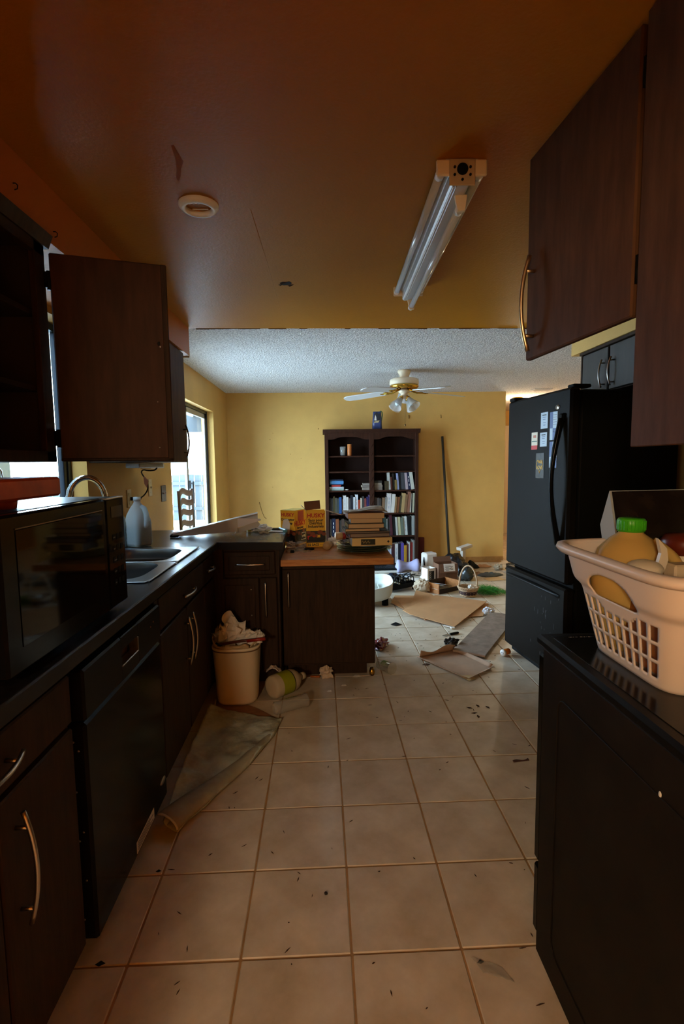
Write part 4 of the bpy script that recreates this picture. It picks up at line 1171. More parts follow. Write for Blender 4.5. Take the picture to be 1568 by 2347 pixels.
# ------------------------------------------------------------------ bookcase
BC = dict(x0=-.012, x1=1.202, yf=5.285, yb=5.585)
SH = [1.467, 1.265, 1.017, .715, .416, .045]       # shelf tops
def bookcase():
    x0, x1, yf, yb = BC['x0'], BC['x1'], BC['yf'], BC['yb']
    t = thing('bookcase', 'tall dark brown double bookcase with arched top rails against the yellow wall', 'bookcase', ((x0 + x1) / 2, 5.43, 0))
    MB().box((x0, yf + .018, 0), (x0 + .02, yb, 1.76)).build('side_panel', CASE, t)
    MB().box((x1 - .02, yf + .018, 0), (x1, yb, 1.76)).build('side_panel', CASE, t)
    MB().box((x0 + .02, yb - .008, 0), (x1 - .02, yb, 1.76)).build('back_panel', M('bookcase_back', (.022, .010, .007), rough=.7, spec=.1, var=.3, vscale=4), t)
    MB().box((x0, yf, 0), (x0 + .045, yf + .02, 1.76), .003).build('stile', CASE, t)
    MB().box((x1 - .045, yf, 0), (x1, yf + .02, 1.76), .003).build('stile', CASE, t)
    xm = .592
    MB().box((xm - .012, yf + .02, 0), (xm + .012, yb - .01, 1.74)).box((xm - .031, yf, 0), (xm + .031, yf + .02, 1.76), .003).build('divider', CASE, t)
    r = MB()
    for k in range(11): r.tube([(xm - .02, yf - .001, .5 + k * .105), (xm + .02, yf - .001, .56 + k * .105)], .004, 6)
    r.build('carved_twist', CASE, t)
    for (a, b) in ((x0 + .02, xm - .012), (xm + .012, x1 - .02)):
        for z in SH: MB().box((a, yf + .022, z - .02), (b, yb - .01, z), .002).build('shelf', CASE, t)
        L = a + .02; Rr = b - .02
        poly = [(L, 1.755)]; n = 14
        low = []
        for k in range(n + 1):
            u = k / n; s_ = min(1, max(0, (min(u, 1 - u) - .10) / .22)); s_ = s_ * s_ * (3 - 2 * s_)
            low.append((L + (Rr - L) * u, 1.672 + .035 * s_))
        poly = [(L, 1.76)] + low + [(Rr, 1.76)]
        MB().prism(poly, yf + .002, yf + .018, 'y').build('arched_rail', CASE, t)
    c = MB().prism([(yf - .005, 1.752), (yf - .010, 1.765), (yf - .026, 1.790), (yf - .030, 1.803), (yb, 1.803), (yb, 1.752)][::-1], x0 - .022, x1 + .022, 'x')
    c.build('crown', CASE, t)
    MB().box((x0, yf - .004, 0), (x1, yf + .018, .03), .003).build('plinth', CASE, t)
bookcase()
BOOKC = {}
GREYP = M('print_grey', '#7d848c', rough=.5)
def bookmat(hexc):
    if hexc not in BOOKC: BOOKC[hexc] = M('cover_' + hexc.lstrip('#'), tuple(c * .72 for c in rgb(hexc)), rough=.5, spec=.3, var=.06, vscale=20)
    return BOOKC[hexc]
PAGES = M('book_pages', '#b9a88c', rough=.9)
def book_mesh(w, h, d):
    # spine faces -y; covers slightly proud of the page block
    mb = MB(); c = min(.003, w * .2)
    mb.m(0).box((-w / 2, 0, 0), (-w / 2 + c, d, h)).box((w / 2 - c, 0, 0), (w / 2, d, h)).box((-w / 2, -.0015, 0), (w / 2, c, h), .001)
    mb.m(1).box((-w / 2 + c, c, .003), (w / 2 - c, d - .003, h - .004))
    return mb
ORD = ['first', 'second', 'third', 'fourth', 'fifth', 'sixth', 'seventh', 'eighth', 'ninth', 'tenth', 'eleventh', 'twelfth', 'thirteenth', 'fourteenth', 'fifteenth', 'sixteenth', 'seventeenth', 'eighteenth', 'nineteenth', 'twentieth', 'twenty-first', 'twenty-second']
def row(x0, px0, px1, z, books, bay, shelf, mpp, lean=0.0, ox=0.0):
    if px1:
        f = (px1 - x0) / sum(b[0] for b in books); books = [(b[0] * f,) + tuple(b[1:]) for b in books]
    # books: (left px, right px, top px fraction height m, colour hex, colour word, lean deg)
    xs = x0
    for k, (w, h, hx, word, ln) in enumerate(books):
        d = random.uniform(.13, .18)
        mb = book_mesh(w - .0012, h, d)
        lb = mb.build('book', [bookmat(hx), PAGES])
        a = math.radians(ln)
        # pivot on the lower corner towards the lean
        ww = w / 2
        lb.rotation_euler = (0, a, 0)
        lift = abs(math.sin(a)) * ww
        lb.location = (xs + w / 2 * math.cos(a), BC['yf'] + .035 + random.uniform(-.006, .012), z + lift + .0005)
        tag(lb, f'{word} book, {ORD[k]} from left on {shelf}, {bay} bookcase bay', 'book', f'books on the {shelf}, {bay} bay')
        xs += w * math.cos(a) + .0008
        WM[lb.name] = lb.matrix_basis.copy()
        # a title patch on wide pale spines
        if w > .026 and word in ('white', 'pale grey', 'navy'):
            p = MB()
            for q in range(3): p.box((-w * .10, -.0026, h * (.22 + .22 * q)), (w * .06, -.0014, h * (.22 + .22 * q) + h * (.12 + .04 * (q % 2))))
            p.build('spine_print', GREYP if word != 'navy' else WHT, lb, local=True)
    return xs
k_ = .00086   # metres per pixel of the close-up
def bk(l, w, hx, word, h=.22, ln=0.0): return (w, h, hx, word, ln)
row(.038, 0, .572, SH[3], [bk(0, .022, '#3a3a3c', 'dark grey', .205), bk(0, .022, '#33302e', 'charcoal', .20), bk(0, .022, '#4d4425', 'olive', .225), bk(0, .026, '#47463a', 'grey-green', .205), bk(0, .022, '#3a3f3c', 'slate', .20),
     bk(0, .032, '#24497e', 'blue', .215), bk(0, .018, '#5a3c2c', 'brown', .19), bk(0, .038, '#cfccc8', 'white', .235), bk(0, .026, '#c9c4bd', 'cream white', .215), bk(0, .022, '#5e5a5e', 'grey', .20), bk(0, .034, '#1b1c24', 'black', .235),
     bk(0, .026, '#c8c9cc', 'pale grey', .215), bk(0, .032, '#d5d8dc', 'white', .245), bk(0, .028, '#9a3a22', 'red', .175), bk(0, .018, '#c9b9a6', 'beige', .20), bk(0, .028, '#3d3b3a', 'charcoal', .22), bk(0, .026, '#7a3a34', 'dull red', .195),
     bk(0, .030, '#2a2350', 'purple', .215), bk(0, .028, '#6a4a74', 'violet', .235)], 'left', 'fourth shelf', 0)
row(.628, 0, 1.140, SH[3], [bk(0, .028, '#4a403e', 'grey-brown', .205), bk(0, .028, '#57504c', 'grey', .20), bk(0, .022, '#3a3634', 'charcoal', .19), bk(0, .034, '#7d6249', 'tan', .20, 3), bk(0, .024, '#8d8880', 'grey', .205, 4), bk(0, .046, '#cbc3bd', 'white', .255, 3),
     bk(0, .040, '#cfcac0', 'cream white', .245, 5), bk(0, .022, '#8a6a44', 'tan', .21, 5), bk(0, .028, '#7a4a2c', 'brown', .205, 6), bk(0, .024, '#4a4432', 'olive', .22, 5), bk(0, .036, '#a98c5e', 'golden tan', .255, 6), bk(0, .028, '#7d5c40', 'brown', .24, 6),
     bk(0, .034, '#8e5f4a', 'pinkish brown', .275, 5), bk(0, .018, '#d0c9bd', 'white', .255, 2), bk(0, .012, '#101010', 'black', .25, 2), bk(0, .022, '#b7b094', 'cream', .255, 2)], 'right', 'fourth shelf', 0)
row(.765, 0, 1.150, SH[2], [bk(0, .044, '#3d3320', 'dark olive', .115), bk(0, .026, '#b9b6ac', 'white', .235, -4), bk(0, .020, '#4a1f18', 'maroon', .17, -3), bk(0, .026, '#22201e', 'black', .21, -3), bk(0, .026, '#7a6436', 'golden', .13, -2),
     bk(0, .024, '#8d93b4', 'lavender', .215, -4), bk(0, .026, '#121214', 'black', .235, -3), bk(0, .048, '#3c3d42', 'dark grey', .235, -3), bk(0, .030, '#b09ba0', 'pale pink', .22, -5), bk(0, .032, '#1f2240', 'navy', .225, -6), bk(0, .040, '#c5c4b6', 'cream white', .24, -8)], 'right', 'third shelf', 0)
row(.745, 0, 1.150, SH[4], [bk(0, .030, '#27352c', 'dark green', .24), bk(0, .018, '#6d6a62', 'grey', .22), bk(0, .028, '#3a3a3a', 'charcoal', .235), bk(0, .030, '#4a2028', 'maroon', .265, -3), bk(0, .036, '#131313', 'black', .25, -3), bk(0, .022, '#b9b4a8', 'white', .24, -4), bk(0, .034, '#b9b188', 'pale yellow', .24, -4),
     bk(0, .032, '#6a7060', 'grey-green', .235, -3), bk(0, .042, '#cfd0c8', 'white', .245, -4), bk(0, .040, '#161616', 'black', .25, -2), bk(0, .034, '#a3a39a', 'pale grey', .255)], 'right', 'fifth shelf', 0)
row(.040, 0, 0, SH[4], [bk(0, .024, '#77787c', 'grey', .225), bk(0, .050, '#1a2038', 'navy', .235), bk(0, .044, '#7a4426', 'orange-brown', .225), bk(0, .03, '#3a3632', 'charcoal', .21), bk(0, .04, '#4c3a30', 'brown', .22), bk(0, .03, '#2a2c30', 'black', .21)], 'left', 'fifth shelf', 0)
row(.800, 0, 1.150, SH[5], [bk(0, .022, '#b5b4d0', 'lavender', .27), bk(0, .024, '#c9cbd2', 'pale grey', .235), bk(0, .040, '#3a1a1c', 'maroon', .255), bk(0, .044, '#cdc9c4', 'white', .255), bk(0, .034, '#17161f', 'black', .26), bk(0, .038, '#5a4a94', 'purple', .265), bk(0, .036, '#b98a2a', 'golden yellow', .235),
     bk(0, .020, '#4a1f24', 'wine red', .25), bk(0, .020, '#c4bfb6', 'white', .275), bk(0, .034, '#8a2a24', 'red', .27), bk(0, .022, '#8f8a80', 'grey', .30)], 'right', 'bottom shelf', 0)
def stack(cx, y, z, items, label_tail, group):
    for k, (w, th, d, hx, word, rz, vis) in enumerate(items):
        mb = MB(); c = .0025
        mb.m(0).box((-w / 2, 0, 0), (w / 2, d, c)).box((-w / 2, 0, th - c), (w / 2, d, th))
        if vis == 'spine': mb.box((-w / 2, -.001, 0), (w / 2, c, th), .001)
        else: mb.box((-w / 2, 0, 0), (-w / 2 + c, d, th))
        mb.m(1).box((-w / 2 + .003, .004, c), (w / 2 - .003, d - .003, th - c))
        o = mb.build('book', [bookmat(hx), PAGES])
        o.location = (cx + random.uniform(-.006, .006), y, z + .0003); o.rotation_euler = (0, 0, math.radians(rz))
        WM[o.name] = Matrix.Translation(o.location) @ Matrix.Rotation(math.radians(rz), 4, 'Z')
        nth = ['lowest', 'second from bottom', 'third from bottom', 'fourth from bottom', 'fifth from bottom', 'sixth from bottom'][k] if k < len(items) - 1 else 'topmost'
        tag(o, f'{word} book lying, {nth} {label_tail}', 'book', group)
        z += th + .0006
    return z
stack(.135, BC['yf'] + .05, SH[2], [(.195, .022, .14, '#9fb3a8', 'pale green', 0, 'spine'), (.19, .024, .14, '#b9bfc6', 'pale grey', 1, 'spine'), (.125, .024, .13, '#a8322c', 'red', -2, 'spine'), (.185, .012, .13, '#1d2a4a', 'navy', 0, 'spine'), (.18, .040, .13, '#4f86b8', 'light blue', 2, 'spine'), (.18, .018, .13, '#1c2c44', 'dark blue', 0, 'spine')], 'of the pile, left third shelf', 'books lying on the third shelf, left bay')
stack(.520, BC['yf'] + .05, SH[2], [(.10, .034, .13, '#8c7f74', 'grey-beige', 0, 'spine'), (.095, .028, .13, '#7f736a', 'taupe', 2, 'spine'), (.10, .026, .13, '#8d8278', 'beige', -2, 'spine')], 'of the pile left of bookcase divider', 'books lying beside the divider')
stack(.680, BC['yf'] + .05, SH[2], [(.112, .036, .13, '#857a70', 'grey-beige', 0, 'spine'), (.112, .030, .13, '#8f8478', 'beige', 1, 'spine'), (.095, .024, .13, '#9a9080', 'pale beige', -1, 'spine'), (.10, .030, .13, '#3a3a38', 'charcoal', 0, 'spine')], 'of the pile right of bookcase divider', 'books lying beside the divider')
solo(MB().ball((.265, 5.36, SH[2] + .008), (.028, .018, .007), 12, 8, .5, 2, 4, smooth=False), 'paper_scrap', PAPER, 'tiny white scrap beside the flat book pile on the third shelf', 'paper')
t = thing('drinking_glass', 'clear drinking glass on the top bookcase shelf', 'glass', (.222, 5.36, SH[0]))
MB().lathe([(.0, .004), (.030, .004), (.038, .118), (.036, .118), (.029, .008), (0, .008)], (.222, 5.36, SH[0] + .0005), 20, cap=False).build('body', CLEAR, t)
t = thing('pillar_candle', 'slim orange canister beside the glass on the top bookcase shelf', 'canister', (.310, 5.36, SH[0]))
MB().lathe([(.027, 0), (.028, .004), (.028, .14), (.026, .145), (0, .146)], (.310, 5.36, SH[0] + .0005), 20).build('body', M('orange_canister', '#a9602a', rough=.4, var=.2, vscale=30), t)
MB().lathe([(.0285, .132), (.0285, .147), (0, .148)], (.310, 5.36, SH[0] + .0005), 20).build('lid', M('orange_lid', '#c07a3c', rough=.4), t)
# painted vase on the bookcase
def vase():
    x, y, z = .676, 5.40, 1.8035
    t = thing('painted_vase', 'square blue vase painted with a cat, on top of the bookcase', 'vase', (x, y, z))
    B = M('vase_blue', '#39456e', rough=.3)
    def sq(h, zz): return [(x + px * 1.0, y + py * .8, z + zz) for px, py in rrect(-h, h, -h, h, 6, 24)]
    m = MB(); loft(m, [sq(.05, .001), sq(.062, .004), sq(.060, .09), sq(.052, .19), sq(.052, .228), sq(.046, .228), sq(.046, .18)], True, False)
    m.f.append(tuple(range(23, -1, -1))); m.mi.append(0); m.sm.append(False)
    m.build('body', B, t)
    c = MB().prism([(x - .046, z + .10), (x + .03, z + .10), (x + .045, z + .15), (x + .045, z + .222), (x + .03, z + .20), (x + .01, z + .20), (x - .01, z + .222), (x - .03, z + .20), (x - .046, z + .19)], y - .0485, y - .044, 'y')
    c.build('painted_cat', M('vase_dark', '#23262e', rough=.3), t)
    MB().prism([(x - .040, z + .115), (x - .012, z + .115), (x - .016, z + .16), (x - .030, z + .19), (x - .036, z + .15)], y - .0505, y - .0484, 'y').build('painted_face', WHITEP, t)
    MB().prism([(x - .046, z + .085), (x + .01, z + .085), (x + .03, z + .115), (x - .0, z + .112), (x - .046, z + .098)], y - .0505, y - .046, 'y').build('painted_band', M('vase_cream', '#b5a67c', rough=.3), t)
    MB().tube([(x + .048, y, z + .075), (x + .062, y, z + .13), (x + .070, y, z + .19), (x + .066, y, z + .225), (x + .05, y, z + .24), (x + .036, y, z + .228)], .007, 8).build('tail_handle', M('vase_green', '#4d7a58', rough=.3), t)
vase()
solo(MB().box((1.235, 5.50, 0), (1.325, 5.56, .352), .004, None), 'red_binder', M('dark_red_binder', '#5a1416', rough=.5), 'dark red binder standing on the floor beside the bookcase', 'binder')
m = MB().cyl((1.662, 5.46, .004), (1.580, 5.578, 1.715), .0165, n=12)
solo(m, 'long_pole', M('pole_dark', '#2e2a22', rough=.5), 'long thin dark pole leaning on the yellow back wall', 'pole', origin=(1.662, 5.46, 0))

# ------------------------------------------------------------------ butcher block and everything on it
ZB = .785
t = thing('butcher_block', 'thick honey-coloured butcher block slab on the low peninsula cabinet', 'worktop', (.02, 2.1, .744))
for k in range(9):
    a, b = 1.800 + k * .0745, 1.800 + (k + 1) * .0745
    x_l = -.326 if k else -.326
    MB().box((-.325, a + (.000 if k == 0 else .0003), .744), (.378 + .0015 * (k % 2), b - .0003, ZB - .0003 * (k % 2)), .0018).build('stave', BUTCHER, t)
def husky(x, y, z, w, d, h, rz, label, left):
    t = thing('trash_bag_box', label, 'box', (x, y, z), math.radians(rz))
    # panels: open-topped thin card box
    th = .003
    b = MB()
    b.m(0).box((0, 0, 0), (w, th, h)).box((0, d - th, 0), (w, d, h)).box((0, th, 0), (th, d - th, h)).box((w - th, th, 0), (w, d - th, h)).box((0, 0, 0), (w, d, th))
    if left: b.m(1).box((-.001, -.001, h - th), (w + .001, d, h))
    b.build('carton', [YELB, YELT], t, local=True)
    F = lambda u, v: WM[t.name] @ frame((u, -.0012, v), (1, 0, 0), (0, 0, 1))
    S = lambda u, v: WM[t.name] @ frame((w + .0012, u, v), (0, 1, 0), (0, 0, 1))
    def pic(mk):
        p = MB()
        if mk == 'f': p.box((0, -.0007, .030), (w, 0, h * .44))
        else: p.box((w, 0, .012), (w + .0007, d, h * .44))
        p.build('printed_photo', DARKP, t, local=True)
        q = MB(); n = 5 if mk == 'f' else 4
        for k in range(n):
            u = (.12 + .2 * k); r = .016 + .004 * (k % 2)
            zz = h * (.40 - .05 * (k % 3))
            if mk == 'f': q.ball((w * u, -.0012, zz), (r, .0008, r * .75), 12, 8)
            else: q.ball((w + .0012, d * u, zz), (.0008, r * .8, r * .75), 12, 8)
        q.build('printed_hands', HANDP, t, local=True)
        bg = MB()
        for k in range(3):
            u = .25 + .25 * k
            if mk == 'f': bg.ball((w * u, -.0011, h * (.24 - .02 * (k % 2))), (.03, .0007, .022), 12, 8)
            else: bg.ball((w + .0011, d * u, h * .25), (.0007, .026, .024), 12, 8)
        bg.build('printed_bags', BLKT, t, local=True)
    pic('f'); pic('s')
    if not left:
        text(t, 'lettering', 'HUSKY', REDT, F(w * .5, h * .86), .040, bold=.0011, wide=.98)
        for k, s in enumerate(('Sacs pour', 'Détritus', 'Industriels')): text(t, 'lettering', s, BLKT, F(w * .5, h * (.735 - .085 * k)), .0265, bold=.0008, wide=1.0)
        p = MB().box((0, -.0008, 0), (w, 0, .030)); p.build('yellow_strip', YELB, t, local=True)
        text(t, 'lettering', '32 SACS', BLKT, F(w * .36, .014), .022, bold=.0008)
        text(t, 'lettering', '76 x 121', BLKT, F(w * .80, .014), .009)
        p = MB().box((w * .12, -.0016, h * .23), (w * .66, -.0008, h * .33), 0, Matrix.Translation((0, 0, -.008)) @ Matrix.Rotation(math.radians(-6), 4, 'Y')).build('red_flash', REDT, t, local=True)
        text(t, 'lettering', 'HUSKY', YELB, F(w * .36, h * .255), .018, bold=.0004)
        MB().box((w * .55, -.0018, h * .26), (w * .72, -.0009, h * .33)).build('yellow_flash', YELB, t, local=True)
    else:
        text(t, 'lettering', 'HUSKY', REDT, F(w * .5, h * .87), .034, bold=.001)
        text(t, 'lettering', 'Contractor', BLKT, F(w * .5, h * .74), .024, bold=.0008)
        text(t, 'lettering', 'Clean-up', BLKT, F(w * .5, h * .64), .022, bold=.0008)
        text(t, 'lettering', 'HUSKY', REDT, S(d * .42, h * .62), .050, bold=.0014)
        text(t, 'lettering', 'Sacs pour', BLKT, S(d * .45, h * .455 + .012), .022, bold=.0007)
        text(t, 'lettering', 'Industriels', BLKT, S(d * .5, h * .455 - .012), .020, bold=.0007)
        k = MB().box((w + .0008, d * .52, h * .14), (w + .0014, d * .92, h * .34)); k.build('size_stamp', WHT, t, local=True)
        k = MB().box((w + .0014, d * .55, h * .155), (w + .0017, d * .89, h * .325)); k.build('stamp_panel', BLKT, t, local=True)
        text(t, 'lettering', '3 MIL', WHT, S(d * .72, h * .24) @ Matrix.Translation((0, 0, .0008)), .022, bold=.0006)
        p = MB().box((w + .0008, d * .25, h * .70), (w + .0016, d * .75, h * .97), 0)
        p.build('torn_print', M('torn_pink', '#b5563a', rough=.8), t, local=True)
    if not left:
        fl = MB().box((.004, 0, 0), (w * .86, .002, .062), 0, Matrix.Translation((-.012, d * .5, h)) @ Matrix.Rotation(math.radians(-4), 4, 'X') @ Matrix.Rotation(math.radians(-4), 4, 'Y'))
        fl.build('open_flap', BROWNC, t, local=True)
        fl = MB().box((0, .01, -.001), (.125, d - .01, .001), 0, Matrix.Translation((w, 0, h)) @ Matrix.Rotation(math.radians(18), 4, 'Y'))
        fl.build('open_flap', CARD2, t, local=True)
        fl = MB().box((-.05, .012, -.001), (0, d - .012, .001), 0, Matrix.Translation((0, 0, h)) @ Matrix.Rotation(math.radians(48), 4, 'Y'))
        fl.build('open_flap', PAPER, t, local=True)
    return t
husky(-.405, 2.305, ZB + .0008, .125, .115, .262, 6, 'closed yellow trash bag box beside the countertop corner, paper scrap stuck to it', True) if False else None
husky(-.362, 2.36, ZB + .0008, .118, .165, .258, -28, 'closed yellow trash bag box at left, touching the black countertop end', True)
husky(-.176, 2.275, ZB + .0008, .136, .085, .258, 3, 'open yellow trash bag box with raised brown flap, beside the stacked books', False)
m = MB().sheet([(-.350, 2.272, .885), (-.295, 2.255, .885), (-.288, 2.25, .955), (-.302, 2.258, .99), (-.335, 2.268, .985), (-.345, 2.27, .94)], .001)
solo(m, 'paper_scrap', PAPER, 'white torn paper leaning on the left trash bag box', 'paper')
# books stacked on glass plates
t = thing('glass_plates', 'stack of greenish pressed-glass plates under the pile of books', 'plates', (.215, 2.09, ZB))
for k, (r, z, dx) in enumerate(((.185, 0, 0), (.187, .012, .006), (.183, .024, -.004), (.186, .036, .003))):
    prof = [(.0, .003), (.10, .003), (.115, .001), (.135, .004), (r - .006, .016), (r, .019), (r - .002, .022), (.132, .010), (.10, .007), (0, .007)]
    vsn = MB()
    n = 72
    vs = []
    for (rr, zz) in prof:
        for i in range(n):
            a = 2 * PI * i / n
            q = rr * (1 + (.012 * math.cos(a * 24) if rr > r - .01 else 0))
            vs.append((.215 + dx + q * math.cos(a), 2.09 + q * math.sin(a), ZB + z + zz))
    fs = [(j * n + i, j * n + (i + 1) % n, (j + 1) * n + (i + 1) % n, (j + 1) * n + i) for j in range(len(prof) - 1) for i in range(n)]
    vsn.add(vs, fs, True); vsn.build('plate', GPLATE, t)
bz = ZB + .059
def flat_book(cx, cy, w, d, th, rz, cover, pages, label, spine_front=False, hard=False, parts=None, tilt=0):
    global bz
    t = thing('book', label, 'book', (cx, cy, bz), math.radians(rz))
    c = .003 if hard else .0012; o = .004 if hard else 0
    mb = MB().m(0).box((-w / 2 - o, -d / 2 - o, 0), (w / 2 + o, d / 2 + o, c)).box((-w / 2 - o, -d / 2 - o, th - c), (w / 2 + o, d / 2 + o, th))
    if spine_front: mb.box((-w / 2, -d / 2 - .001, 0), (w / 2, -d / 2 + c, th), .001)
    else: mb.box((-w / 2 - .001, -d / 2, 0), (-w / 2 + c, d / 2, th), .001)
    mb.build('cover', cover, t, local=True)
    MB().box((-w / 2 + c, -d / 2 + c, c), (w / 2 - .002, d / 2 - .002, th - c)).build('pages', pages, t, local=True)
    if parts: parts(t, w, d, th)
    bz += th + .0006
P1 = M('pages_cream', '#c9aa80', rough=.9); P2 = M('pages_grey', '#8f7f72', rough=.9); CRC = M('cover_cream', '#d6b878', rough=.6)
def p_thick(t, w, d, th):
    MB().box((-w * .28, -d / 2 - .0018, .006), (.02, -d / 2 - .0008, th - .006)).build('spine_print', M('spine_dark_green', '#1c2216', rough=.5), t, local=True)
    tx = WM[t.name] @ frame((-w * .28 + .037, -d / 2 - .002, th / 2), (1, 0, 0), (0, 0, 1))
    MB().tube([(-w * .26 + .006 * k, -d / 2 - .0022, th * (.5 + .2 * math.sin(k * 2.1))) for k in range(10)], .0012, 5).build('spine_scroll', CRC, t, local=True)
    MB().prism([(w * .40, th / 2 - .009), (w * .40 + .009, th / 2), (w * .40, th / 2 + .009), (w * .40 - .009, th / 2)], -d / 2 - .0018, -d / 2 - .0008, 'y').build('spine_emblem', BLKT, t, local=True)
flat_book(.250, 2.02, .262, .19, .050, 4, CRC, P2, 'thick cream book with dark spine picture, lowest of the pile on glass plates', True, False, p_thick)
flat_book(.235, 2.05, .262, .19, .027, 6, M('cover_maroon', '#3d1318', rough=.5), P2, 'maroon book with grey pages, second from the bottom of the pile', False, True)
flat_book(.225, 2.05, .282, .21, .012, 3, M('cover_black', (.012, .011, .011), rough=.3), P2, 'thin wide black book jutting from the middle of the pile', False, True)
flat_book(.190, 2.04, .225, .17, .016, 5, M('cover_tan_dark', '#2c221a', rough=.5), P1, 'thin dark-covered book with tan pages above the wide black book', False, False)
flat_book(.215, 2.05, .235, .18, .033, 4, M('cover_black2', (.016, .015, .014), rough=.35), P1, 'black hardcover with tan page edges, third from the top of the pile', False, True)
flat_book(.225, 2.06, .208, .16, .029, 2, M('cover_grey_tan', '#7d6c58', rough=.6), P1, 'tan paperback second from the top of the pile', False, False)
flat_book(.220, 2.06, .240, .17, .036, 3, M('cover_rust', '#7a4a38', rough=.6), P1, 'rust-edged thick paperback at the top of the pile, under newspaper', False, False)
def newsfn(u, v):
    x = .075 + .29 * u; y = 1.985 + .17 * v
    return (x, y, bz + .002 + .016 * max(0, math.sin((u - .35) * 4.6)) + .003 * math.sin(v * 9 + u * 5))
m = MB().grid(newsfn, 16, 8)
def newsfn2(u, v):
    p = newsfn(.15 + .8 * u, v); return (p[0], p[1] + .01, p[2] + .004 + .012 * u * v)
m.grid(newsfn2, 14, 8)
solo(m, 'newspaper', NEWS, 'curled sheets of newspaper on top of the pile of books', 'newspaper', solid=.001)
# small things on the block
crumple('plastic_bag', (.005, 2.31, 0), (.038, .03, .034), M('white_film', '#d8d8da', rough=.3), 'crumpled white plastic bag between the open box and the books', 'plastic bag', 5, .8, zf=ZB + .001)
t = thing('squeeze_bottle', 'beige bottle lying on the butcher block beside the glass plates', 'bottle', (-.01, 2.17, ZB))
R3 = Matrix.Rotation(math.radians(82), 3, 'Z') @ Matrix.Rotation(PI / 2, 3, 'Y')
MB().lathe([(.0, 0), (.026, .001), (.028, .006), (.028, .07), (.02, .085), (.012, .09)], (-.035, 2.13, ZB + .0285), 20, R3).build('body', M('beige_plastic', '#b08d63', rough=.45), t)
MB().lathe([(.013, .088), (.013, .11), (0, .111)], (-.035, 2.13, ZB + .0285), 16, R3).build('cap', M('tan_cap', '#8d6a42', rough=.5), t)
t = thing('spice_jar', 'small jar with a red lid lying behind the glass plates', 'jar', (.04, 2.34, ZB))
R3 = Matrix.Rotation(math.radians(10), 3, 'Z') @ Matrix.Rotation(PI / 2, 3, 'Y')
MB().lathe([(.0, 0), (.026, .002), (.026, .05), (.022, .056)], (.03, 2.385, ZB + .06), 20, R3).build('body', MATS['beige_plastic'], t)
MB().lathe([(.025, .054), (.025, .078), (0, .079)], (.03, 2.385, ZB + .06), 20, R3).build('lid', M('jar_red', '#8a1f1c', rough=.4), t)
MB().box((.028, 2.36, ZB + .001), (.085, 2.41, ZB + .034), .003).build('label_block', WHT, t)
solo(MB().lathe([(0, 0), (.034, 0), (.035, .003), (.035, .009), (.032, .011), (0, .011)], (-.155, 2.165, ZB + .0008), 28), 'jar_lid', BLACKS, 'round black jar lid lying on the butcher block before the open box', 'lid')
solo(MB().box((-.277, 2.035, ZB + .0008), (-.252, 2.055, ZB + .018), .002), 'small_black_cap', BLACKM, 'small square black cap on the left of the butcher block', 'cap')
t = thing('tape_roll', 'clear tape roll with crumpled film against the foot of the yellow boxes', 'tape', (-.222, 2.215, ZB))
R3 = Matrix.Rotation(math.radians(-35), 3, 'X')
MB().lathe([(.022, 0), (.038, 0), (.038, .018), (.022, .018), (.022, 0)], (-.215, 2.19, ZB + .024), 28, R3, cap=False).build('roll', CLEAR, t)
m = MB()
def film(u, v):
    return (-.31 + .17 * u, 2.04 + .20 * v, ZB + .0015 + .010 * abs(mnoise.noise(Vector((u * 4, v * 4, 2)))) + .004 * abs(mnoise.noise(Vector((u * 11, v * 11, 4)))))
m.grid(film, 22, 16); solo(m, 'plastic_wrap', CLEAR, 'sheet of clear crinkled plastic wrap on the left of the butcher block', 'plastic')
crumple('plastic_scrap', (-.285, 2.235, 0), (.030, .022, .022), MATS['white_film'], 'crumpled clear-white plastic at the foot of the left yellow box', 'plastic', 9, .9, zf=ZB + .012)

# ------------------------------------------------------------------ on the peninsula counter
ZC = .9145
t = thing('plastic_channel', 'long white plastic channel lying tilted across the peninsula counter', 'panel', (-.76, 2.0, ZC))
WPL = M('panel_white', '#cfd2d6', rough=.32, spec=.5)
R = Matrix.Translation((-1.035, 1.955, ZC + .004)) @ Matrix.Rotation(math.radians(7), 4, 'Z')
MB().prism([(0, 0), (.425, .022), (.425, .108), (.02, .018)], -.002, .002, 'y', R).build('front_flange', M('panel_cream', '#c8c3b0', rough=.4), t)
R2 = R @ Matrix.Translation((.0, .0, .002))
mb = MB()
for (a, b) in (((0, 0), (.55, .135)),):
    mb.prism([(0.0, .012), (.425, .105), (.555, .132), (.555, .136), (.425, .109), (.0, .016)], 0, .085, 'y', R2)
mb.build('web', WPL, t)
mb = MB().prism([(.0, .002), (.30, .012), (.43, .042), (.555, .082), (.555, .136), (.0, .016)], .085, .089, 'y', R2)
mb.build('back_flange', WPL, t)
mb = MB().prism([(.425, .045), (.555, .082), (.575, .088), (.575, .098), (.555, .10), (.425, .108)], .0, .004, 'y', R2)
mb.build('notched_end', WPL, t)
mb = MB().prism([(.40, .0), (.555, .040), (.57, .062), (.555, .080), (.425, .040)], .02, .026, 'y', R2); mb.build('lower_tab', M('panel_clear', '#b9bcb8', rough=.3), t)
MB().prism([(0, -.002), (.05, -.001), (.06, .012), (.0, .010)], -.004, .09, 'y', R).build('black_foot', BLACKM, t)
t = thing('plastic_packet', 'crumpled clear plastic packet with a yellow cap on the peninsula counter', 'plastic', (-.50, 2.17, ZC))
MB().ball((-.49, 2.19, ZC + .024), (.07, .045, .026), 24, 14, .8, 2.6, 3, smooth=False, zmin=ZC + .001).build('film', M('packet_film', '#d9dbdc', rough=.25), t)
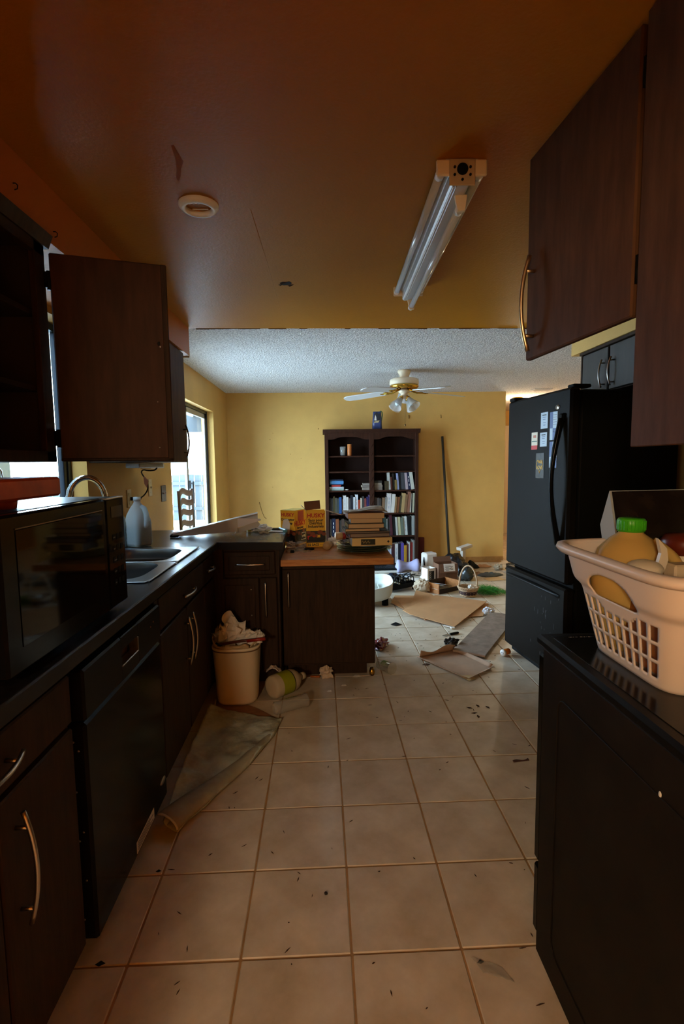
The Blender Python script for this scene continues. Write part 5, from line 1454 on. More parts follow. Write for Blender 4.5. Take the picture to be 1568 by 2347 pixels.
MB().cyl((-.575, 2.155, ZC + .016), (-.555, 2.165, ZC + .018), .015, n=14).build('cap', M('cap_yellow', '#c9b41c', rough=.4), t)
solo(MB().sheet([(-.43, 2.13, ZC + .004), (-.315, 2.12, ZC + .003), (-.305, 2.24, ZC + .003), (-.415, 2.26, ZC + .005)], .0015), 'envelope', PAPER, 'white envelope lying flat near the end of the peninsula counter', 'envelope')
solo(MB().box((-.415, 2.205, ZC + .0055), (-.355, 2.255, ZC + .016), .004), 'black_case', BLACKS, 'small flat black case on the white envelope', 'case')
m = MB().tube([(-.318, 2.06, ZC + .012), (-.306, 2.09, ZC + .014), (-.31, 2.14, ZC + .012), (-.335, 2.19, ZC + .012), (-.36, 2.22, ZC + .018)], [.008, .011, .009, .008, .006], 10)
solo(m, 'teal_handle', M('teal_plastic', '#5f98a4', rough=.35), 'curved pale teal plastic handle at the end of the peninsula counter', 'handle')
m = MB()
for k in range(60):
    x = random.uniform(-.72, -.34); y = random.uniform(1.78, 2.08) + .05; r = random.uniform(.002, .006)
    m.box((x, y, ZC), (x + r, y + r * .7, ZC + .0012))
for k in range(24):
    x = random.uniform(-.50, -.40); y = 1.80 + random.uniform(0, .03); r = random.uniform(.003, .007)
    m.box((x, y, ZC), (x + r, y + r, ZC + .002))
tag(solo(m, 'crumbs', M('crumb_grey', '#8a8c8c', rough=.9), 'pale crumbs and grit scattered on the peninsula counter', 'crumbs'), kind='stuff')
m = MB()
for k, (x, y) in enumerate(((-.47, 2.06), (-.44, 2.08), (-.46, 2.10), (-.425, 2.05))): m.ball((x, y, ZC + .007), (.014, .006, .006), 10, 6, .6, 2, k, smooth=False)
solo(m, 'nut_shells', M('pale_tan_bits', '#a8977c', rough=.8), 'few pale tan bits before the crumpled packet on the counter', 'scraps')

# ladder-back chair by the patio door
def chair():
    t = thing('ladder_back_chair', 'ladder-back chair with wavy slats silhouetted against the patio door', 'chair', (-.95, 2.86, 0))
    CW = M('chair_wood', '#9a8272', rough=.5); CP = M('chair_pale', '#a5a29c', rough=.5)
    xb = -1.155; y0, y1 = 2.665, 3.055
    for y in (y0, y1):
        MB().tube([(xb + .03, y, 0), (xb + .02, y, .45), (xb + .0, y, .80), (xb - .01, y, 1.175)], .013, 8).build('back_post', CP, t)
        MB().tube([(xb + .40, y + (.02 if y == y0 else -.02), .0), (xb + .40, y, .45)], .016, 8).build('leg', CW, t)
    MB().box((xb + .01, y0 + .0, .435), (xb + .43, y1, .465), .012).build('seat', CW, t)
    for k, z in enumerate((.81, .90, .990, 1.075, 1.155)):
        def fn(u, v, z=z):
            y = y0 + (y1 - y0) * u; w = .014 * math.sin(u * 2 * PI - .6)
            return (xb - .004 - .02 * math.sin(u * PI), y, z - .024 + .048 * v + w)
        MB().grid(fn, 20, 2).build('slat', CW, t, solid=.012)
    for z in (.16, .28):
        MB().cyl((xb + .025, y0, z), (xb + .40, y0, z), .009, n=8).cyl((xb + .025, y1, z), (xb + .40, y1, z), .009, n=8).build('stretcher', CW, t)
chair()

# ------------------------------------------------------------------ trash can and litter on the kitchen floor
def trash_can():
    cx, cy = -.573, 1.605
    t = thing('trash_can', 'cream oval plastic trash can overflowing with paper before the dark peninsula cabinet', 'trash can', (cx, cy, 0))
    def lp(hx, hy, z): return [(cx + p[0], cy + p[1], z) for p in rrect(-hx, hx, -hy, hy, 2.9, 48)]
    m = MB()
    loft(m, [lp(.095, .085, .002), lp(.112, .098, .006), lp(.116, .102, .02), lp(.136, .114, .325), lp(.139, .117, .327), lp(.140, .118, .337), lp(.134, .112, .342), lp(.131, .108, .335), lp(.112, .098, .03), lp(.02, .02, .028)], True, True)
    m.f.append(tuple(range(47, -1, -1))); m.mi.append(0); m.sm.append(False)
    m.build('body', CREAMP, t)
    m = MB(); loft(m, [lp(.1375, .1155, .318), lp(.1385, .1165, .3215), lp(.1375, .1155, .325)], True, False)
    m.build('rim_groove', M('groove_brown', '#6a5034', rough=.8), t)
    # film liner bulging over the rim
    lw = MB()
    def liner(u, v):
        a = 2 * PI * u; q = 1 + .10 * mnoise.noise(Vector((math.cos(a) * 2, math.sin(a) * 2, v * 2)))
        k = [.93, 1.0, 1.04, 1.05][int(round(v * 3))] * q
        c, s_ = math.cos(a), math.sin(a)
        return (cx + .137 * c * k, cy + .115 * s_ * k, [.335, .362, .385, .372][int(round(v * 3))] + .022 * mnoise.noise(Vector((c * 3, s_ * 3, 5))) - .02 * (s_ < -.2))
    lw.grid(liner, 64, 3, True, True)
    lw.build('liner', M('liner_film', '#c8b28c', rough=.3, trans=.2, ior=1.1), t)
    # heap of paper inside: a thing of its own for each piece
trash_can()
crumple('crumpled_paper', (-.60, 1.60, 0), (.075, .06, .075), PAPER, 'large crumpled white paper heaped in the middle of the trash can', 'paper', 21, 1.0, zf=.335)
crumple('crumpled_paper', (-.665, 1.58, 0), (.045, .045, .06), CLEAR, 'crinkled clear plastic wrap at the left rim of the trash can', 'plastic', 23, .9, zf=.335)
crumple('crumpled_paper', (-.500, 1.57, 0), (.075, .045, .05), PAPER, 'crumpled tissue bulging at the front right rim of the trash can', 'paper', 27, .9, zf=.333)
crumple('crumpled_paper', (-.445, 1.585, 0), (.035, .04, .035), PAPER, 'crumpled paper sticking out over the right rim of the trash can', 'paper', 31, .8, zf=.352)
m = MB()
def tube_paper(u, v):
    a = .3 + 4.6 * u
    return (-.630 + .028 * math.cos(a) + .045 * v, 1.62 + .028 * math.sin(a), .495 + .02 * math.cos(a * .7) - .075 * v + .012 * math.sin(a))
m.grid(tube_paper, 18, 4); solo(m, 'paper_roll', PAPER, 'curled white paper standing highest in the trash can', 'paper', solid=.0012)
m = MB()
def fold(u, v):
    return (-.67 + .15 * u, 1.555 + .07 * v, .365 + .085 * v + .02 * math.sin(u * 5 + v * 3) - .012 * abs(math.sin(u * 9)))
m.grid(fold, 16, 8); solo(m, 'folded_paper', PAPER, 'folded cream paper leaning over the left front of the trash can', 'paper', solid=.001)
t = thing('red_marker_strip', 'long dark strip with a red end lying across the paper in the trash can', 'strip', (-.54, 1.52, .37))
a, b = Vector((-.665, 1.515, .362)), Vector((-.392, 1.475, .405))
MB().tube([a, a.lerp(b, .5) + Vector((0, 0, .004)), b], .009, 4).build('strip', M('strip_brown', '#54281a', rough=.4), t)
MB().tube([a.lerp(b, .62), b], .011, 4).build('red_end', M('strip_red', '#8f2416', rough=.4), t)
MB().tube([a + Vector((-.01, -.004, .012)), a + Vector((.045, -.008, -.022))], .006, 4).build('black_end', BLACKM, t)

def green_bottle():
    t = thing('drink_bottle', 'frosted bottle with a lime green label lying on the tiles right of the trash can', 'bottle', (-.32, 1.65, 0))
    a = Vector((-.380, 1.575, .070)); b = Vector((-.205, 1.745, .066)); d = (b - a).normalized()
    R3 = d.to_track_quat('Z', 'Y').to_matrix(); L = (b - a).length
    MB().lathe([(0, .004), (.045, .001), (.062, .006), (.068, .02), (.068, .155), (.060, .18), (.040, .205), (.024, .222), (.020, .24)], a, 36, R3).build('body', BOTTLEP, t)
    MB().lathe([(.0688, .052), (.0690, .054), (.0690, .138), (.0688, .140)], a, 36, R3, cap=False).build('label', LABELG, t)
    MB().lathe([(.0694, .133), (.0694, .139)], a, 36, R3, cap=False).build('label_edge', BLKT, t)
    MB().lathe([(.022, .236), (.0225, .262), (0, .263)], a, 20, R3).build('cap', M('cap_beige', '#a89a80', rough=.5), t)
    k = MB()
    for q in range(5):
        an = math.radians(-60 + q * 9)
        k.tube([a + R3 @ Vector((.0695 * math.cos(an), .0695 * math.sin(an), .062)), a + R3 @ Vector((.0695 * math.cos(an), .0695 * math.sin(an), .10 + .005 * (q % 2)))], .0008, 4)
    k.build('label_lines', M('label_dark', '#4d5208', rough=.5), t)
green_bottle()
m = MB()
def napkin(u, v):
    p = Vector((-.415 + .09 * u, 1.66 + .05 * v, .143 + .014 * math.sin(u * 4) - .022 * abs(u - .5) + .012 * mnoise.noise(Vector((u * 5, v * 5, 1)))))
    return p
m.grid(napkin, 12, 8); solo(m, 'napkin', M('napkin_pink', '#d7bfae', rough=.9), 'crumpled pinkish napkin on top of the lime-labelled bottle', 'napkin', solid=.001)
def clear_pack():
    t = thing('clear_bottle', 'ribbed clear plastic bottle lying on the tiles before the lime-labelled bottle', 'bottle', (-.25, 1.42, 0))
    a = Vector((-.348, 1.385, .036)); b = Vector((-.165, 1.485, .038)); d = (b - a).normalized(); R3 = d.to_track_quat('Z', 'Y').to_matrix()
    pf = [(.022, 0)]
    for k in range(12): pf += [(.036, .012 + k * .015), (.033, .019 + k * .015)]
    pf += [(.037, .192), (.039, .20), (.034, .207), (0, .207)]
    MB().lathe(pf, a, 24, R3, cap=False).build('body', CLEAR, t)
clear_pack()
crumple('crumpled_paper', (-.055, 1.865, 0), (.045, .032, .042), M('tan_paper', '#c2ab90', rough=.9), 'ball of crumpled paper on the tiles before the low peninsula cabinet', 'paper', 41, 1.0, zf=.0008)
m = MB().cyl((-.155, 1.868, .008), (-.095, 1.862, .008), .0065, n=10).cyl((-.118, 1.864, .008), (-.094, 1.862, .008), .0072, n=10)
solo(m, 'lip_balm', M('orange_tube', '#a5541c', rough=.35), 'small orange tube left of the crumpled paper ball by the toe kick', 'tube')
for k, (x, y, r, lb) in enumerate(((-.036, 1.66, .014, 'small pale paper scrap on the tiles below the crumpled ball'), (.055, 1.735, .016, 'pale scrap on the tiles nearest the butcher block cabinet door'), (.145, 1.865, .024, 'flat torn paper scrap near the corner of the low cabinet'))):
    m = MB().sheet([(x - r, y - r * .4, .003), (x - r * .1, y - r * .7, .004), (x + r, y - r * .2, .003), (x + r * .6, y + r * .5, .006), (x - r * .5, y + r * .7, .004)], .0012)
    solo(m, 'paper_scrap', PAPER, lb, 'paper')

# grey-green floor mat against the cabinets, one long edge rolled over
def floor_mat():
    t = thing('floor_mat', 'stained grey-green mat folded on the tiles along the sink cabinet', 'mat', (-.55, 1.0, 0))
    MG = M('mat_grey_green', '#bcc6ba', rough=.75, second='#94886c', vscale=5.5, contrast=(.32, .60), bump=.9, bscale=9, bdist=.03)
    L = [(-.690, .545), (-.706, .80), (-.709, 1.10), (-.709, 1.33), (-.707, 1.47)]       # left edge, near to far
    Rr = [(-.622, .495), (-.515, .70), (-.415, .90), (-.325, 1.16), (-.296, 1.315)]     # right edge
    def lerp_poly(P, v):
        f = v * (len(P) - 1); i = min(int(f), len(P) - 2); q = f - i
        return Vector(P[i]).lerp(Vector(P[i + 1]), q)
    def fn(u, v):
        p = lerp_poly(L, v).lerp(lerp_poly(Rr, v), u)
        z = .007 + .022 * abs(mnoise.noise(Vector((p.x * 6 + 3, p.y * 9, 1)))) + .006 * abs(mnoise.noise(Vector((p.x * 16, p.y * 19, 4)))) + .018 * max(0, u - .7)
        z += .030 * max(0, .22 - u) / .22 * (.4 + .6 * v)
        return (p.x, p.y, z)
    MB().grid(fn, 26, 60).build('cloth', MG, t, solid=.005)
    # long edge folded over on itself, wide at the near end and running out to nothing
    def fold(u, v):
        q = lerp_poly(Rr, v * .86); d = (lerp_poly(L, v * .86) - q).normalized()
        w = .115 * (1 - v) ** .8 + .004; h = .042 * (1 - v) ** .7 + .006
        x = -.012 * math.sin(PI * min(1, u * 2)) * (1 - v) + w * u
        z = .003 + h * math.sin(PI * (.08 + .62 * u) ** .8) * (1 + .12 * math.sin(v * 11))
        return (q.x + d.x * x, q.y + d.y * x, z)
    MB().grid(fold, 12, 36).build('folded_edge', M('mat_roll', '#a9a892', rough=.8, second='#8a7a60', vscale=5, bump=.6, bscale=9, bdist=.02), t, solid=.005)
    MB().tube([fold(1.0, k / 24) for k in range(25)], .003, 6).build('piping', M('mat_piping', '#c2b8a2', rough=.7), t)
    MB().tube([fold(k / 12, 0) for k in range(13)], .0045, 6).build('piping', MATS['mat_piping'], t)
    MB().tube([(-.706, 1.60, .012), (-.690, 1.52, .03), (-.683, 1.46, .02)], .004, 6).build('piping', MATS['mat_piping'], t)
    b = MB().sheet([(-.692, 1.610, .004), (-.690, 1.42, .004), (-.45, 1.26, .004), (-.325, 1.345, .0045), (-.45, 1.47, .004), (-.62, 1.600, .004)], .0025)
    b.build('brown_backing', M('mat_backing', '#9a6a40', rough=.85, second='#7d5230', vscale=11, stretch=(1, 3, 1), bump=.3, bscale=25), t)
floor_mat()

# red bag, cup and bits by the cabinet end
m = MB().ball((.355, 2.37, .03), (.055, .11, .032), 20, 12, .8, 2.2, 8, Matrix.Rotation(math.radians(-18), 3, 'Z'), smooth=False, zmin=.0008)
solo(m, 'red_packet', M('red_foil', '#6a1416', rough=.25), 'crumpled dark red packet on the tiles behind the end of the low cabinet', 'packet')
t = thing('plastic_cup', 'clear plastic cup with a green print lying on the tiles by the cabinet corner', 'cup', (.345, 1.92, 0))
a = Vector((.300, 1.985, .030)); d = Vector((.10, -.135, .012)).normalized(); R3 = d.to_track_quat('Z', 'Y').to_matrix()
MB().lathe([(0, .002), (.026, 0), (.028, .004), (.039, .125), (.041, .126), (.041, .13)], a, 24, R3, cap=False).build('body', CLEAR, t)
for k in range(2):
    m = MB(); pp = []
    for q in range(9):
        an = math.radians(20 + 16 * q); rr = .0335 + .0012 * k
        pp.append(a + R3 @ Vector((rr * math.cos(an), rr * math.sin(an), .05 + .022 * k + .004 * math.sin(q))))
    m.tube(pp, .0022, 5); m.build('green_print', M('cup_green', '#5a7a30', rough=.5), t)

# ------------------------------------------------------------------ litter on the dining side
t = thing('cardboard_sheet', 'large flat cardboard sheet lying uppermost on the tiles, one corner toward the camera', 'cardboard')
def bent(pts, thick=.005):
    return MB().sheet(pts, thick)
tags = []
bpy.data.objects.remove(t)
solo(bent([(.598, 3.547, .010), (.820, 2.985, .010), (1.06, 3.02, .009), (1.354, 3.056, .010), (1.53, 3.43, .012), (1.08, 3.75, .012), (.674, 3.80, .014)], .004), 'cardboard_sheet', CARD, 'wide cardboard sheet lowest on the tiles, under the larger creased one', 'cardboard')
solo(bent([(.655, 3.74, .018), (.70, 3.29, .018), (.745, 3.245, .022), (.905, 3.56, .034)], .004), 'cardboard_flap', CARD, 'darker folded cardboard flap at the left of the large sheet', 'cardboard')
solo(bent([(.735, 3.25, .040), (1.055, 3.60, .038), (1.03, 3.72, .044), (.90, 3.85, .050)], .004), 'cardboard_flap', CARD, 'upright-creased cardboard flap behind the large sheet', 'cardboard')
m = MB()
A0, A1, A2, A3, A4 = Vector((.654, 3.176, .044)), Vector((1.063, 3.66, .046)), Vector((1.50, 3.405, .040)), Vector((1.018, 2.747, .022)), Vector((.700, 3.07, .038))
mid = (A0 + A2) / 2 + Vector((0, 0, .006))
top = [A0, A4, A3, A2, A1]
n = len(top); off = Vector((0, 0, -.005))
vs = [tuple(p) for p in top] + [tuple(mid)] + [tuple(p + off) for p in top] + [tuple(mid + off)]
fs = [(5, i, (i + 1) % 5) for i in range(5)] + [(11, 6 + (i + 1) % 5, 6 + i) for i in range(5)] + [(i, 6 + i, 6 + (i + 1) % 5, (i + 1) % 5) for i in range(5)]
m.add(vs, fs); solo(m, 'cardboard_sheet', CARD, 'large creased cardboard sheet uppermost, pointing a corner at the camera', 'cardboard')
solo(MB().box((.985, 2.735, .002), (1.02, 2.77, .014), .002).sheet([(.93, 2.80, .013), (.99, 2.745, .013), (1.01, 2.765, .013), (.95, 2.82, .013)], .002), 'paper_scrap', PAPER, 'white paper end under the near corner of the large cardboard sheet', 'paper')
# plank
R = Matrix.Translation((.963, 2.155, .012)) @ Matrix.Rotation(math.radians(-32.5), 4, 'Z')
t = thing('plank', 'grey laminate plank lying diagonally toward the refrigerator, its end facing the camera', 'plank', (1.25, 2.6, 0))
MB().box((-.116, 0, 0), (.116, 1.06, .016), .002, R).build('board', PLANK, t)
MB().box((-.116, -.004, .001), (.116, .0, .015), .001, R).box((-.10, -.006, .006), (.10, -.004, .010), .001, R).build('tongue_edge', M('plank_edge', '#a98f7c', rough=.7), t)
for (x, y) in ((-.07, .05), (.07, .96)): MB().box((x - .03, y, -.0115), (x + .03, y + .05, 0), .001, R).build('spacer', CARD2, t)
# shallow cardboard tray
t = thing('cardboard_tray', 'shallow torn cardboard tray on the tiles nearest the camera, edge curled up', 'cardboard', (.86, 2.0, 0))
q = [Vector((.608, 2.150, .004)), Vector((.850, 1.778, .004)), Vector((1.042, 1.930, .004)), Vector((.880, 2.262, .004))]
MB().sheet([tuple(p) for p in q], .003).build('base', CARD2, t)
def edge(a, b, h, out, name, wav=.0):
    m = MB(); d = (b - a); nrm = Vector((d.y, -d.x, 0)).normalized() * out
    def fn(u, v):
        p = a + d * u; return (p.x + nrm.x * .02 * v, p.y + nrm.y * .02 * v, .0045 + h * v * (1 + wav * math.sin(u * 7)))
    m.grid(fn, 14, 3); return m.build(name, CARD2, t, solid=.003)
edge(q[3], q[0], .045, -1, 'curled_wall', .35); edge(q[2], q[3], .022, 1, 'side_wall', .1); edge(q[0], q[1], .006, 1, 'side_wall', .1); edge(q[1], q[2], .012, 1, 'side_wall', .1)
solo(MB().sheet([(.80, 1.815, .010), (.845, 1.745, .003), (.90, 1.775, .003), (.875, 1.81, .010)], .001), 'tape_strip', M('pale_tape', '#c2ad82', rough=.5), 'strip of pale tape at the near corner of the cardboard tray', 'tape')
t = thing('folding_knife', 'black and steel folding knife lying on the white tiles by the cardboard', 'knife', (.95, 2.6, 0))
MB().box((0, -.011, .001), (.085, .011, .016), .005, Matrix.Translation((.94, 2.602, 0)) @ Matrix.Rotation(.38, 4, 'Z')).build('handle', BLACKS, t)
MB().prism([(-.075, -.004), (0, -.010), (0, .010), (-.05, .008)], .004, .008, 'z', Matrix.Translation((.94, 2.602, 0)) @ Matrix.Rotation(.38, 4, 'Z')).build('blade', SINKM, t)
crumple('black_rag', (.89, 2.36, 0), (.055, .035, .035), BAG, 'small black crumpled rag at the corner of the plank', 'rag', 51, .9, zf=.0008)
solo(MB().sheet([(.505, 2.90, .004), (.545, 2.855, .003), (.60, 2.885, .005), (.555, 2.93, .012)], .002), 'black_scrap', BLACKM, 'small flat black scrap alone on the white tiles', 'scrap')
t = thing('pill_bottle', 'small orange pill bottle with a white cap lying at the foot of the refrigerator', 'bottle', (1.21, 2.16, 0))
a = Vector((1.197, 2.137, .0235)); d = Vector((.060, .035, 0)).normalized(); R3 = d.to_track_quat('Z', 'Y').to_matrix()
MB().lathe([(.021, .014), (.021, .066), (.019, .068), (0, .068)], a, 20, R3).build('body', M('amber_orange', '#b8601a', rough=.25, spec=.5), t)
MB().lathe([(0, 0), (.020, 0), (.0232, .003), (.0232, .016), (.021, .0165)], a, 24, R3).build('cap', WHITEP, t)
MB().tube([a + R3 @ Vector((.010 * math.cos(k * .5), .006 * math.sin(k * .5), -.0006)) for k in range(10)], .001, 4).build('cap_print', BLUEP, t)
crumple('tissue', (1.43, 3.12, 0), (.055, .04, .035), M('blue_white_paper', '#d6d8de', rough=.8), 'crumpled white printed tissue at the right edge of the cardboard', 'tissue', 61, .9, zf=.0008)
# white appliance tub
def tub():
    t = thing('plastic_tub', 'white rounded plastic tub tipped on the tiles behind the end of the low cabinet', 'tub', (.36, 3.58, 0))
    cx, cy = .335, 3.60
    R = Matrix.Translation((cx, cy, .055)) @ Matrix.Rotation(math.radians(-7), 4, 'Y') @ Matrix.Rotation(math.radians(8), 4, 'X')
    def lp(k, z, e=3.2): return [tuple(R @ Vector((p[0], p[1], z))) for p in rrect(-.30 * k, .30 * k, -.20 * k, .20 * k, e, 56)]
    m = MB()
    loft(m, [lp(.80, .0), lp(.88, .008), lp(.95, .05), lp(1.0, .135), lp(1.02, .14), lp(1.02, .148), lp(.985, .150), lp(.95, .10), lp(.88, .045), lp(.5, .04), lp(.1, .04)], True, True)
    m.f.append(tuple(range(55, -1, -1))); m.mi.append(0); m.sm.append(False)
    m.build('body', M('tub_white', '#d3d8d2', rough=.35), t)
    MB().box((.10, -.17, .045), (.105, .17, .085), .002, R).box((.16, -.15, .045), (.163, .15, .07), .001, R).build('rib', M('tub_white', '#d3d8d2'), t)
    MB().lathe([(.014, 0), (.012, .004), (0, .004)], tuple(R @ Vector((.16, -.02, .041))), 14, R.to_3x3()).build('drain_hole', BLACKM, t)
    for (x, y) in ((.20, -.10), (.20, .12), (-.2, -.1), (-.2, .12)):
        p = R @ Vector((x, y, .0)); MB().cyl((p.x, p.y, .0), (p.x, p.y, p.z + .004), .032, n=16).build('foot', BLACKM, t)
tub()
solo(MB().sheet([(.38, 3.92, .03), (.52, 3.95, .02), (.52, 4.30, .15), (.30, 4.30, .19)], .004), 'white_card', PAPER, 'white card sheet leaning behind the plastic tub', 'card')
def lattice_tray():
    t = thing('lattice_tray', 'black lattice tray piled with dark cellophane, behind the plastic tub', 'tray', (.75, 4.05, 0))
    R = Matrix.Translation((.74, 4.13, .03)) @ Matrix.Rotation(math.radians(22), 4, 'Z') @ Matrix.Rotation(math.radians(-4), 4, 'Y')
    MB().box((-.17, -.13, 0), (.17, .13, .006), .002, R).box((-.17, -.135, 0), (.17, -.13, .05), .001, R).box((-.17, .13, 0), (.17, .135, .05), .001, R).box((-.17, -.13, 0), (-.165, .13, .05), .001, R).box((.165, -.13, 0), (.17, .13, .05), .001, R).build('base', BLACKS, t)
    for k in range(10):
        x = -.15 + k * .033
        pts = [R @ Vector((x + .020 * math.sin(q * .9), -.12 + .02 * q, .05 + .05 * math.sin(q * .55) + .02 * (k % 3))) for q in range(12)]
        MB().tube(pts, .006, 5).build('curled_band', BLACKS, t)
    m = MB()
    for k in range(16):
        p = R @ Vector((random.uniform(-.14, .14), random.uniform(-.12, .05), random.uniform(.05, .10)))
        m.ball(tuple(p), (.014, .010, .010), 8, 6)
    m.build('pale_beads', M('pale_bead', '#b3aa92', rough=.5), t)
    MB().ball(tuple(R @ Vector((-.02, .06, .09))), (.11, .06, .045), 20, 12, .5, 2, 6).build('cellophane', M('blue_black_film', '#131c2c', rough=.15), t)
    for (x, y) in ((-.15, -.1), (.15, -.1), (-.15, .1), (.15, .1)):
        p = R @ Vector((x, y, 0)); MB().cyl((p.x, p.y, 0), (p.x, p.y, p.z), .012, n=8).build('foot', BLACKM, t)
lattice_tray()
crumple('paper_bag', (.985, 3.97, 0), (.095, .08, .075), M('beige_bag', '#b9a78e', rough=.8), 'round beige crumpled paper bag beside the wooden crate', 'paper bag', 71, .45, zf=.0008, n=24, m=14)
def crate():
    t = thing('wooden_crate', 'low dark wooden crate with an orange wood end, holding white papers', 'crate', (1.215, 4.02, 0), math.radians(33))
    DK_ = M('crate_dark', '#2a1712', rough=.5); OR_ = M('crate_orange', '#b0723a', rough=.5, second='#8a5426', vscale=6, stretch=(1, 6, 6))
    w, d, h = .30, .22, .105
    MB().box((-w / 2, d / 2 - .012, 0), (w / 2, d / 2, h), .002).build('side', DK_, t, local=True)
    MB().box((-w / 2, -d / 2, 0), (w / 2, -d / 2 + .012, h * .45), .002).build('side', DK_, t, local=True)
    e = MB().box((w / 2, -d / 2, 0), (w / 2 + .012, d / 2, h), .002).build('end', OR_, t, local=True)
    MB().box((-w / 2 - .012, -d / 2, 0), (-w / 2, d / 2, h), .002).build('end', OR_, t, local=True)
    MB().box((-w / 2, -d / 2, 0), (w / 2, d / 2, .006)).build('bottom', DK_, t, local=True)
    k = MB()
    for (y, z) in ((-.05, .075), (.0, .06), (.05, .08)): k.ball((w / 2 + .012, y, z), (.001, .010, .005), 8, 6)
    k.build('carved_mark', DK_, e, local=True)
crate()
m = MB()
for k in range(5):
    R = Matrix.Translation((1.17 + .01 * k, 3.965, .035 + .010 * k)) @ Matrix.Rotation(math.radians(33 + 6 * k), 4, 'Z') @ Matrix.Rotation(math.radians(8 + 2 * k), 4, 'Y')
    m.box((-.10, -.07, 0), (.10, .07, .002), 0, R)
solo(m, 'papers', PAPER, 'loose white papers lying in the wooden crate', 'papers')
def carton(name, c, w, d, h, rz, mat, label, flaps=True, lid=False):
    t = thing(name, label, 'box', (c[0], c[1], 0), math.radians(rz))
    th = .004
    MB().box((-w / 2, -d / 2, .001), (w / 2, d / 2, .005)).box((-w / 2, -d / 2, .001), (w / 2, -d / 2 + th, h)).box((-w / 2, d / 2 - th, .001), (w / 2, d / 2, h)).box((-w / 2, -d / 2 + th, .001), (-w / 2 + th, d / 2 - th, h)).box((w / 2 - th, -d / 2 + th, .001), (w / 2, d / 2 - th, h)).build('carton', mat, t, local=True)
    return t
t = carton('cardboard_box', (1.365, 4.49), .235, .17, .205, 10, BROWNC, 'open brown cardboard box with a white shipping label on its front flap')
for (a, b, R) in (((-.11, 0, 0), (.11, .003, .10), Matrix.Translation((.0, -.085, .205)) @ Matrix.Rotation(math.radians(165), 4, 'X')), ((-.11, 0, 0), (.11, .003, .06), Matrix.Translation((0, .085, .205)) @ Matrix.Rotation(math.radians(-25), 4, 'X'))):
    MB().box(a, b, 0, R).build('flap', BROWNC, t, local=True)
Rf = Matrix.Translation((.0, -.085, .205)) @ Matrix.Rotation(math.radians(165), 4, 'X')
lab = MB().box((-.06, .003, -.002), (.075, .0045, .085), 0, Rf).build('shipping_label', PAPER, t, local=True)
m = MB()
for k in range(6): m.box((-.05 + .012 * (k % 2), .0045, .02 + .01 * k), (-.02 + .05 * ((k + 1) % 3) * .5 + .02, .0052, .024 + .01 * k), 0, Rf)
m.tube([Rf @ Vector((.035 + .012 * math.cos(k * .7), .0058, .055 + .012 * math.sin(k * .7))) for k in range(8)], .0022, 5)
m.build('label_print', BLKT, lab, local=True)
MB().box((-.025, -.0865, .03), (.02, -.085, .10)).build('tape', M('box_tape', '#5a3c2a', rough=.3), t, local=True)
t = carton('small_carton', (1.165, 4.47), .115, .12, .155, 24, WHITEP, 'small white carton with black print left of the brown box')
m = MB().box((-.04, -.0608, .02), (.035, -.060, .125)); m.build('print', BLKT, t, local=True)
m = MB()
for k in range(4): m.tube([(-.02 + .013 * math.cos(q * .8), -.0614, .04 + k * .022 + .009 * math.sin(q * .8)) for q in range(8)], .002, 4)
m.build('print_swirl', WHT, t, local=True)
t = thing('white_case', 'white box on end with a dark handle opening, before the bookcase end', 'box', (1.31, 5.12, 0), math.radians(18))
MB().box((-.085, -.07, 0), (.085, .07, .215), .018).build('shell', M('case_white', '#d8cfc4', rough=.5), t, local=True)
MB().prism([(-.05, .08), (.02, .08), (.03, .12), (.0, .16), (-.045, .15)], -.0712, -.0695, 'y').build('dark_opening', BLACKM, t, local=True) if False else MB().prism([(-.045, .06), (-.015, .06), (.0, .11), (-.012, .165), (-.03, .16)], -.0875, -.0845, 'x').build('dark_opening', BLACKM, t, local=True)
# lavender bolster
m = MB()
def bol(u, v):
    a = 2 * PI * u; L = -.165 + .33 * v; r = .075 - .028 * math.cos((v - .5) * 2 * PI) * 1.0 if .06 < v < .94 else .05
    r *= math.sqrt(max(0, 1 - (abs(v - .5) * 2) ** 6)) + .02
    return (1.01 + L, 4.96 + r * math.cos(a) * .9 + .04 * v, max(.001, .072 + r * math.sin(a)))
m.grid(bol, 24, 24, True, True); solo(m, 'neck_cushion', M('lavender_cloth', '#a8a6c8', rough=.7), 'lavender bone-shaped cushion on the floor before the bookcase', 'cushion')
t = thing('laptop', 'closed black keyboard case resting on white books before the bookcase', 'keyboard', (.72, 5.03, 0))
MB().box((.56, 4.93, .002), (.885, 5.17, .030), .002).build('white_base', M('pages_white', '#bdb8ae', rough=.8), t)
MB().box((.555, 4.925, .0305), (.89, 5.175, .055), .006).build('case', BLACKS, t)
m = MB()
for r in range(4):
    for c in range(12): m.box((.575 + c * .024, 4.95 + r * .045, .055), (.593 + c * .024, 4.98 + r * .045, .058), .001)
m.build('key', M('key_dark', (.02, .02, .022), rough=.5), t)
